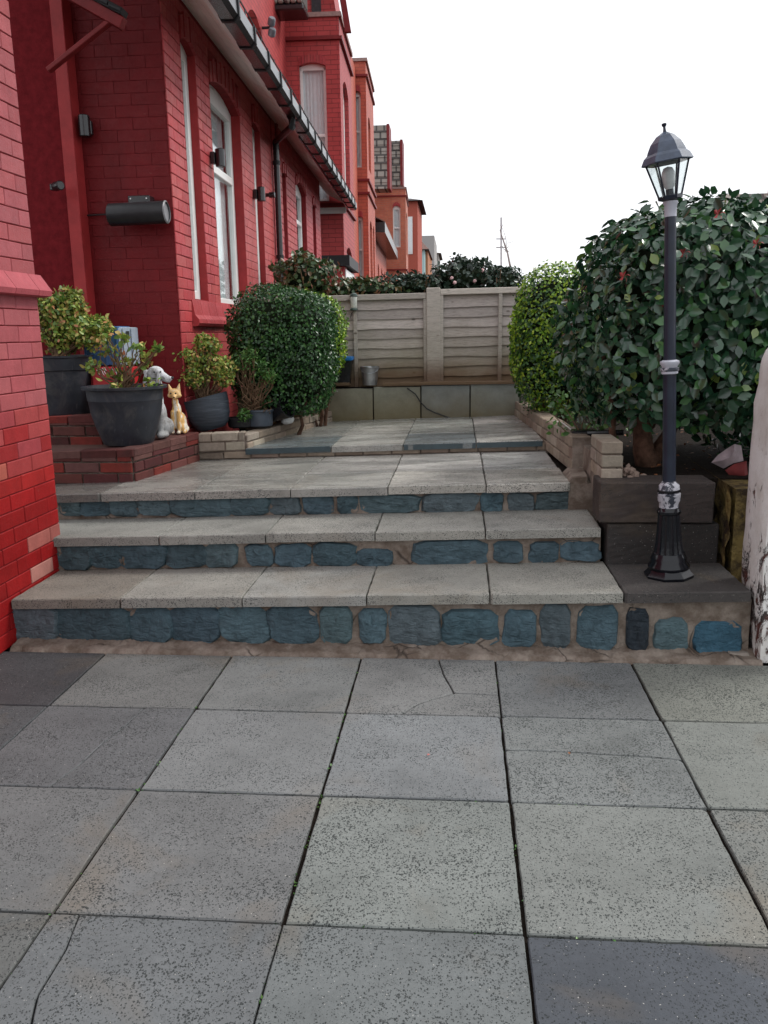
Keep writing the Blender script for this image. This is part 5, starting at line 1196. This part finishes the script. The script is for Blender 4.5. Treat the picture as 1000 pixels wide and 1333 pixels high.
# seated dog figure: faces right and towards us; its hind part is behind the round pot
D0 = Vector((at_y(210, 571, 5.50).x, 5.50, tz(-1.98, T1)+.004))
dm = lambda x_, y_, z_: D0+Vector((x_-.012, y_, z_))*1.12
_m = Mat('painted_stone_dog', rough=.7, spec=.3); _sp = _m.node('ShaderNodeSeparateXYZ'); _m.l(_m.pos(), _sp.inputs[0])
_rr = _m.node('ShaderNodeMapRange'); _m.l(_m.math('ADD', _sp.outputs[2], _m.math('MULTIPLY', _m.noise(9, 3), .05)), _rr.inputs[0]); _rr.inputs['From Min'].default_value = D0.z+.18; _rr.inputs['From Max'].default_value = D0.z+.24
_c = _m.mix(_rr.outputs[0], (.30,.30,.30), (.62,.62,.64)); _c = _m.mix(_m.ramp(_m.noise(15, 6, .75), [(.5, 0.0), (.62, .8)]), _c, (.15,.14,.13)); _m.col(_c); _m.bump(_m.noise(60, 6, .7), .7, .01); M_DOG = _m.m
dog = empty('dog_statue', D0, 'grey and white seated dog statue with hanging ear beside the round pot', 'statue')
blob('body', [('e', dm(-.03,.02,.13), (.085,.10,.13)), ('e', dm(-.01,-.015,.22), (.062,.068,.10)), ('e', dm(.0,-.0,.30), (.045,.05,.07)), ('e', dm(.005,-.0,.375), (.058,.056,.052)),
    ('t', dm(.03,-.015,.372), dm(.088,-.03,.345), .036, .024), ('e', dm(.105,-.035,.35), (.016,.018,.014)), ('t', dm(-.04,-.055,.20), dm(-.035,-.075,.03), .032, .022), ('t', dm(.035,-.05,.20), dm(.035,-.07,.03), .030, .022),
    ('e', dm(-.03,-.095,.022), (.028,.042,.022)), ('e', dm(.045,-.09,.022), (.028,.042,.022)), ('e', dm(-.085,.02,.06), (.05,.09,.06)), ('e', dm(.04,.03,.06), (.045,.085,.06)), ('e', dm(.05,-.05,.02), (.03,.05,.02)), ('t', dm(-.08,.1,.03), dm(-.13,.06,.02), .018, .012)], M_DOG, dog, .006)
M_DEAR = plain('grey_ear', (.42,.42,.43), .7, var=.4, scale=30)
for sx, yy in ((-.048, -.035), (.036, -.052)):
    o = blob('ear', [('e', dm(sx, yy, .33), (.016,.012,.058), (0,.12,0)), ('e', dm(sx*.9, yy*.7, .385), (.018,.016,.022))], M_DEAR, dog, .005)
blob('nose', [('e', dm(.119,-.04,.353), (.010,.011,.009))], M_BLACKM, dog, .003)
for sx, yy in ((.018,-.055),(.052,-.045)): blob('eye', [('e', dm(sx, yy, .388), (.006,.005,.006))], M_BLACKM, dog, .002)
D1 = Vector((at_y(232, 563, 5.70).x, 5.70, tz(-1.93, T1)+.004)); fm = lambda x_, y_, z_: D1+Vector((x_, y_, z_))
_m = Mat('painted_fox', rough=.5, spec=.4); _c = _m.mix(_m.ramp(_m.noise(26, 3, .6, vec=_m.scaled((1.5,1,.25))), [(.49, 0.0), (.54, 1.0)]), (.66,.60,.50), (.62,.36,.12)); _c = _m.mix(_m.ramp(_m.noise(45, 5), [(.60, 0.0), (.68, .7)]), _c, (.25,.12,.04)); _m.col(_c); _m.bump(_m.noise(70, 5), .5, .006); M_FOXB = _m.m
_m = Mat('painted_fox_head', rough=.5, spec=.4); _m.col(_m.mix(_m.ramp(_m.noise(30, 4), [(.5, 0.0), (.66, .7)]), (.68,.42,.17), (.72,.62,.46))); M_FOX = _m.m
fox = empty('fox_figurine', D1, 'small orange and cream sitting fox figurine with pointed ears', 'figurine')
blob('body', [('e', fm(.012,.02,.075), (.045,.06,.075)), ('e', fm(0,-.0,.15), (.033,.036,.07)), ('e', fm(-.005,-.005,.215), (.022,.024,.04)), ('t', fm(-.018,-.03,.15), fm(-.020,-.04,.02), .016,.012), ('t', fm(.02,-.03,.15), fm(.022,-.04,.02), .016,.012),
    ('e', fm(-.02,-.05,.012), (.014,.022,.012)), ('e', fm(.022,-.05,.012), (.014,.022,.012)), ('e', fm(.04,.01,.04), (.025,.05,.04)), ('t', fm(.05,.03,.03), fm(.055,-.03,.012), .022,.012)], M_FOXB, fox, .0045)
blob('head', [('e', fm(-.003,-.012,.275), (.044,.036,.036)), ('t', fm(.002,-.035,.265), fm(.012,-.068,.252), .022,.011), ('t', fm(-.03,-.01,.295), fm(-.042,-.008,.338), .017,.004), ('t', fm(.022,-.01,.297), fm(.034,-.008,.342), .017,.004), ('e', fm(-.03,-.02,.262), (.022,.018,.016)), ('e', fm(.026,-.02,.262), (.022,.018,.016))], M_FOX, fox, .004)
blob('nose', [('e', fm(.014,-.079,.254), (.006,.006,.005))], M_BLACKM, fox, .002)
for sx in (-.018, .016): blob('eye', [('e', fm(sx, -.046, .279), (.007,.005,.006))], M_BLACKM, fox, .002)
# ================================================================== BIN, BUCKET, BOTTLE ON THE FENCE
b0 = at_y(446, 504, 7.62); bn = empty('small_bin', (b0.x, 7.64, .99), 'small black bin with a bright blue lid half behind the clipped hedge', 'bin')
MB().add([(b0.x-.075,7.57,.985),(b0.x+.07,7.57,.985),(b0.x+.07,7.66,.985),(b0.x-.075,7.66,.985),(b0.x-.10,7.56,1.20),(b0.x+.09,7.56,1.20),(b0.x+.09,7.67,1.20),(b0.x-.10,7.67,1.20)], [(3,2,1,0),(4,5,6,7),(0,1,5,4),(1,2,6,5),(2,3,7,6),(3,0,4,7)]).build('body', M_BLACK, bn)
MB().bbox((b0.x-.11, 7.55, 1.202), (.215,0,0), (0,.13,0), (0,0,.038), .008).build('lid', plain('bright_blue_plastic', (.015,.17,.48), .4), bn)
k0 = at_y(481.5, 505, 7.58); MG = Mat('galvanised_steel', (.42,.43,.44), .35, .5, .85); MG.col(MG.mix(MG.ramp(MG.noise(14, 4), [(.4, 0.0), (.6, 1.0)]), (.36,.37,.38), (.52,.53,.55))); MG = MG.m
bu = empty('metal_bucket', (k0.x, 7.60, .99), 'galvanised metal bucket standing on the wall ledge against the fence', 'bucket')
MB().lathe((k0.x, 7.60, .985), [(0,0),(.062,0),(.064,.004),(.080,.150),(.085,.155),(.085,.165),(.078,.163),(.062,.012)], 32).build('bucket', MG, bu, ang=40)
MB().tube([(k0.x+.083*math.cos(t), 7.60-.083*math.sin(t)*.35-.05*math.sin(t), 1.14-.05*math.sin(t)) for t in np.linspace(0, math.pi, 14)], .003, 6).build('handle', MG, bu)
l0 = at_y(461, 404, 7.65); bo = empty('fence_light', (l0.x, 7.65, l0.z), 'small glass and green metal light fixed to the top of the left fence panel', 'lamp')
MB().lathe((l0.x, 7.645, l0.z+.018), [(.028,0),(.030,.005),(.030,.095),(.026,.10)], 20).build('glass', plain('frosted_glass', (.45,.47,.42), .25), bo, ang=40)
MB().lathe((l0.x, 7.645, l0.z), [(.034,0),(.036,.006),(.030,.019)], 20).build('base', plain('dark_green_metal', (.03,.06,.05), .4), bo, ang=40)
MB().lathe((l0.x, 7.645, l0.z+.12), [(.034,0),(.03,.02),(.012,.03),(0,.031)], 20).build('cap', bpy.data.materials['dark_green_metal'], bo, ang=40)
MB().tube([(l0.x, 7.65, l0.z), (l0.x-.03, 7.69, l0.z-.03), (l0.x-.04, 7.69, l0.z-.07)], .003, 5).build('wire', M_BLACKM, bo)
MB().tube([at_y(a, b, 7.565) for a, b in ((530,505),(541,513),(548,524),(556,532),(566,537),(580,542),(592,546))], .005, 6).build('loose_cable', M_BLACKM, label='black cable hanging down the green-stained slabs to the terrace', cat='cable')
# edging lights and cable lying on the right bed wall
sl = empty('cable_light_string', at_y(740, 560, 5.2), 'black garden light string lying on the right-hand pale brick wall', 'cable')
MB().tube([at_y(a, b, Y) for a, b, Y in ((712,549,5.9),(722,548,5.8),(733,551,5.6),(742,558,5.3),(748,562,5.2))], .004, 6).build('cable', M_WHITE, sl)
MB().bbox(at_y(712, 554, 5.9), (.09,-.02,0), (0,.07,0), (0,0,.025), .008).build('light_head', M_BLACK, sl)
MB().bbox(at_y(745, 568, 5.08), (.13,-.02,0), (0,.10,0), (0,0,.035), .008).build('light_head', M_BLACK, sl)
MB().tube([at_y(765, 564, 5.0), at_y(812, 563, 4.95)], .016, 8).build('stake', M_BLACK, sl)
# ================================================================== LAMP POST
LY = 3.92; base = Vector((at_t(869, 748, B1).x, LY, 0)); base.z = tz(base.x, B1)+.001
top = at_y(873.5, 163, LY); AX = (top-base).normalized(); LL = (top-base).length
lp_ = empty('lamp_post', base, 'dark blue-black Victorian style garden lamp post with peeling silver collars', 'lamp post')
M_IRON = plain('glossy_black_iron', (.006,.007,.010), .16, .4, var=.3, scale=15, bump=.15)
M_BLUE = plain('faded_navy_paint', (.013,.018,.032), .33, .4, var=.3, scale=12, bump=.15)
_m = Mat('peeling_collar', rough=.4, spec=.5); _f = _m.ramp(_m.noise(20, 5, .7, dist=.5), [(.5, 0.0), (.53, 1.0)]); _m.col(_m.mix(_f, (.42,.42,.46), (.03,.035,.05))); _m.bump(_f, .4, .003); M_PEEL = _m.m
M_SILV = plain('silver_collar', (.45,.46,.52), .35, .5, var=.12, scale=12, bump=.1)
HT = lambda y_: (752-y_)/(752-163)*LL
def lat(name, prof, mat, n=24, ang=40, flute=0, phase=0, parent=lp_, ax=AX): return MB().lathe(base, prof, n, ax, phase, flute).build(name, mat, parent, ang=ang)
lat('foot', [(0,0),(.112,0),(.114,.012),(.098,.028),(.092,.040)], M_IRON, 8, 20, 0, .39)
lat('skirt', [(.090,.038),(.094,.045),(.094,.055),(.080,.075),(.082,.09),(.074,.104),(.071,.115)], M_IRON, 40, 45)
lat('fluted_cone', [(.068,.112),(.060,.16),(.055,.22),(.049,.30)], M_IRON, 32, 15, .09)
lat('cone_neck', [(.050,.298),(.054,.304),(.054,.314),(.047,.322),(.046,.33)], M_IRON, 32)
lat('lower_collar', [(.044,.328),(.044,.35),(.050,.362),(.052,.395),(.044,.400)], M_PEEL, 32)
lat('collar_ring', [(.046,.400),(.051,.404),(.051,.412),(.040,.420)], M_IRON, 32); lat('peeling_ring', [(.048,.414),(.046,.432),(.034,.446),(.031,.452)], M_PEEL, 32)
lat('lower_shaft', [(.0295,.448),(.0285,HT(471))], M_BLUE, 28, 60)
lat('mid_collar', [(.030,HT(473)),(.036,HT(472)),(.036,HT(466)),(.031,HT(465)),(.034,HT(462)),(.042,HT(459)),(.042,HT(456)),(.028,HT(454))], M_SILV, 32); lat('mid_ring', [(.036,HT(469)),(.040,HT(468)),(.040,HT(465)),(.034,HT(464))], M_PEEL, 32)
lat('upper_shaft', [(.0265,HT(455)),(.0245,HT(272))], M_BLUE, 28, 60)
lat('top_sleeve', [(.0255,HT(273)),(.026,HT(259)),(.031,HT(257)),(.031,HT(254))], M_SILV, 28)
lx = (AX+Vector((-.10,-.03,0))).normalized(); LB = base+AX*HT(253)
lh = empty('lantern', LB, None); setparent(lh, lp_)
def lanp(name, prof, mat, n=6, ang=20, ph=.35): return MB().lathe(LB, prof, n, lx, ph).build(name, mat, lh, ang=ang)
sc = .0036
lanp('base', [(0,-.004),(.022,-.004),(.05,.006),(.052,.018),(.044,.022)], M_BLUE)
Hg = .165
a_ = lx.cross(Vector((1,0,0))).normalized(); b_ = lx.cross(a_)
cor = lambda r, h, k: LB+lx*h+(a_*math.cos(math.pi*k/3+.35)+b_*math.sin(math.pi*k/3+.35))*r
for k in range(6):
    MB().tube([cor(.047,.018,k), cor(.090,Hg,k)], .0042, 6).build('glazing_bar', M_BLUE, lh)
    MB().extr([cor(.045,.02,k), cor(.045,.02,k+1), cor(.087,Hg-.002,k+1), cor(.087,Hg-.002,k)], (cor(1,0,k)-LB+cor(1,0,k+1)-LB).normalized()*.0015).build('pane', M_GLASS, lh)
lanp('roof', [(.086,Hg-.004),(.102,Hg-.012),(.107,Hg-.008),(.094,Hg+.018),(.080,Hg+.030),(.076,Hg+.042),(.062,Hg+.07),(.036,Hg+.098),(.010,Hg+.112),(0,Hg+.113)], plain('slate_blue_paint', (.06,.08,.12), .4, .5, var=.3), 6, 12)
lanp('roof_lining', [(.02,Hg+.02),(.084,Hg-.006),(.080,Hg-.012),(.03,Hg-.006)], plain('roof_lining', (.16,.17,.2), .5), 24)
lanp('finial', [(.009,Hg+.108),(.006,Hg+.12),(.005,Hg+.132),(.010,Hg+.138),(.010,Hg+.146),(0,Hg+.149)], M_BLUE, 14, 40)
lanp('bulb', [(.015,.045),(.023,.060),(.027,.085),(.027,.115),(.018,.133),(0,.139)], plain('opal_bulb', (.62,.62,.62), .3, bump=0), 20, 60)
lanp('bulb_holder', [(.017,.018),(.017,.046),(.010,.048)], M_BLUE, 16, 40)
# ================================================================== ODDS AND ENDS
pb_ = empty('wrapped_bouquet', at_y(945, 600, 4.5), 'crumpled pink-white and red wrapping lying in the gap beside the white pillar', 'wrapping')
def crumple(name, pts, Y, mat, par, th=.03):
    bm = bmesh.new(); P_ = [at_y(a, b, Y) for a, b in pts]; c = sum(P_, Vector())/len(P_); V = [c+Vector((0,-th,0))]+P_+[p-(p-c)*.5+Vector((0,-th*.8+random.uniform(-.02,.02),0)) for p in P_]; n = len(P_)
    F = [(1+i, 1+(i+1) % n, 1+n+(i+1) % n, 1+n+i) for i in range(n)]+[(1+n+i, 1+n+(i+1) % n, 0) for i in range(n)]
    F += [tuple(range(1, n+1))[::-1]]; MB().add(V, F).build(name, mat, par, ang=60)
crumple('white_paper', [(926,602),(935,592),(948,583),(956,578),(965,580),(968,600),(955,603),(942,610)], 4.45, plain('pale_pink_paper', (.36,.29,.31), .7), pb_)
crumple('red_cloth', [(944,612),(956,604),(972,600),(975,632),(964,630),(952,622)], 4.43, plain('dull_red_cloth', (.16,.02,.02), .8), pb_)
# fallen bits on the paving and steps
ML_F = plain('fallen_leaf_brown', (.25,.09,.03), .6, bump=0); ML_P = plain('fallen_petal', (.5,.12,.10), .6, bump=0); ML_D = plain('fallen_leaf_dark', (.05,.035,.02), .7, bump=0)
for a, b, mt, lab in ((560,982,ML_P,'tiny red petal lying on the middle paving slab'), (742,982,ML_F,'small orange leaf on the cracked paving slab'), (430,1000,ML_AZG,'tuft of moss in the paving joint right of the left slab row')):
    c = at_z(a, b, .004); V, F = leaf_template('oval'); an_ = random.uniform(0, 6)
    m = MB().add([(c.x+(v[0]*math.cos(an_)-v[1]*math.sin(an_))*.014, c.y+(v[0]*math.sin(an_)+v[1]*math.cos(an_))*.014, .004+abs(v[2])*.06) for v in V], F)
    m.build('fallen_leaf' if mt is not ML_AZG else 'moss_tuft', mt, label=lab, cat='leaf' if mt is not ML_AZG else 'moss')
def litter(n, fn, mat, s, name, label):
    P = np.array([list(fn()) for _ in range(n)]); leaf_cloud(name, P, np.tile([0,0,1.], (n,1)), s, mat, None, 'rhomb', 0, .25, label=label, cat='leaf litter')
litter(150, lambda: (lambda x_, y_: (x_, y_, tz(x_, .66)+.006))(random.uniform(.85, 2.2), random.uniform(4.45, 6.5)), ML_F, .03, 'leaf_litter', 'brown leaf litter on the soil under the camellia')
litter(26, lambda: random.choice([(random.uniform(-2, .7), y_-random.uniform(0, .03), 0) for y_ in (4.18,)]+[(random.uniform(-2,.7), random.uniform(3.75,4.15), 0)]) and (lambda x_, y_: (x_, y_, tz(x_, B1)+.004))(random.uniform(-2.0, .7), random.uniform(3.72, 4.17)), ML_D, .010, 'litter_crumbs', 'dark crumbs and leaf bits scattered on the lowest step')
# moss growing in the paving joints
mp = []
for _ in range(420):
    if random.random() < .65: mp.append((GX+.6*random.choice([0, 0, 0, 1, -1])+random.uniform(-.004,.004), random.uniform(1.3, 3.5), -.006))
    else: mp.append((random.uniform(-1.5, 1.2), GY+.6*random.choice([0, 1, 1, -1])+random.uniform(-.004,.004), -.006))
P = np.array(mp); keep = np.sin(P[:, 0]*23+P[:, 1]*31) > .3
leaf_cloud('joint_moss', P[keep], np.tile([0,0,1.], (keep.sum(),1)), .011, ML_AZG, None, 'rhomb', 0, .6, label='thin green moss growing in the paving joints', cat='moss')
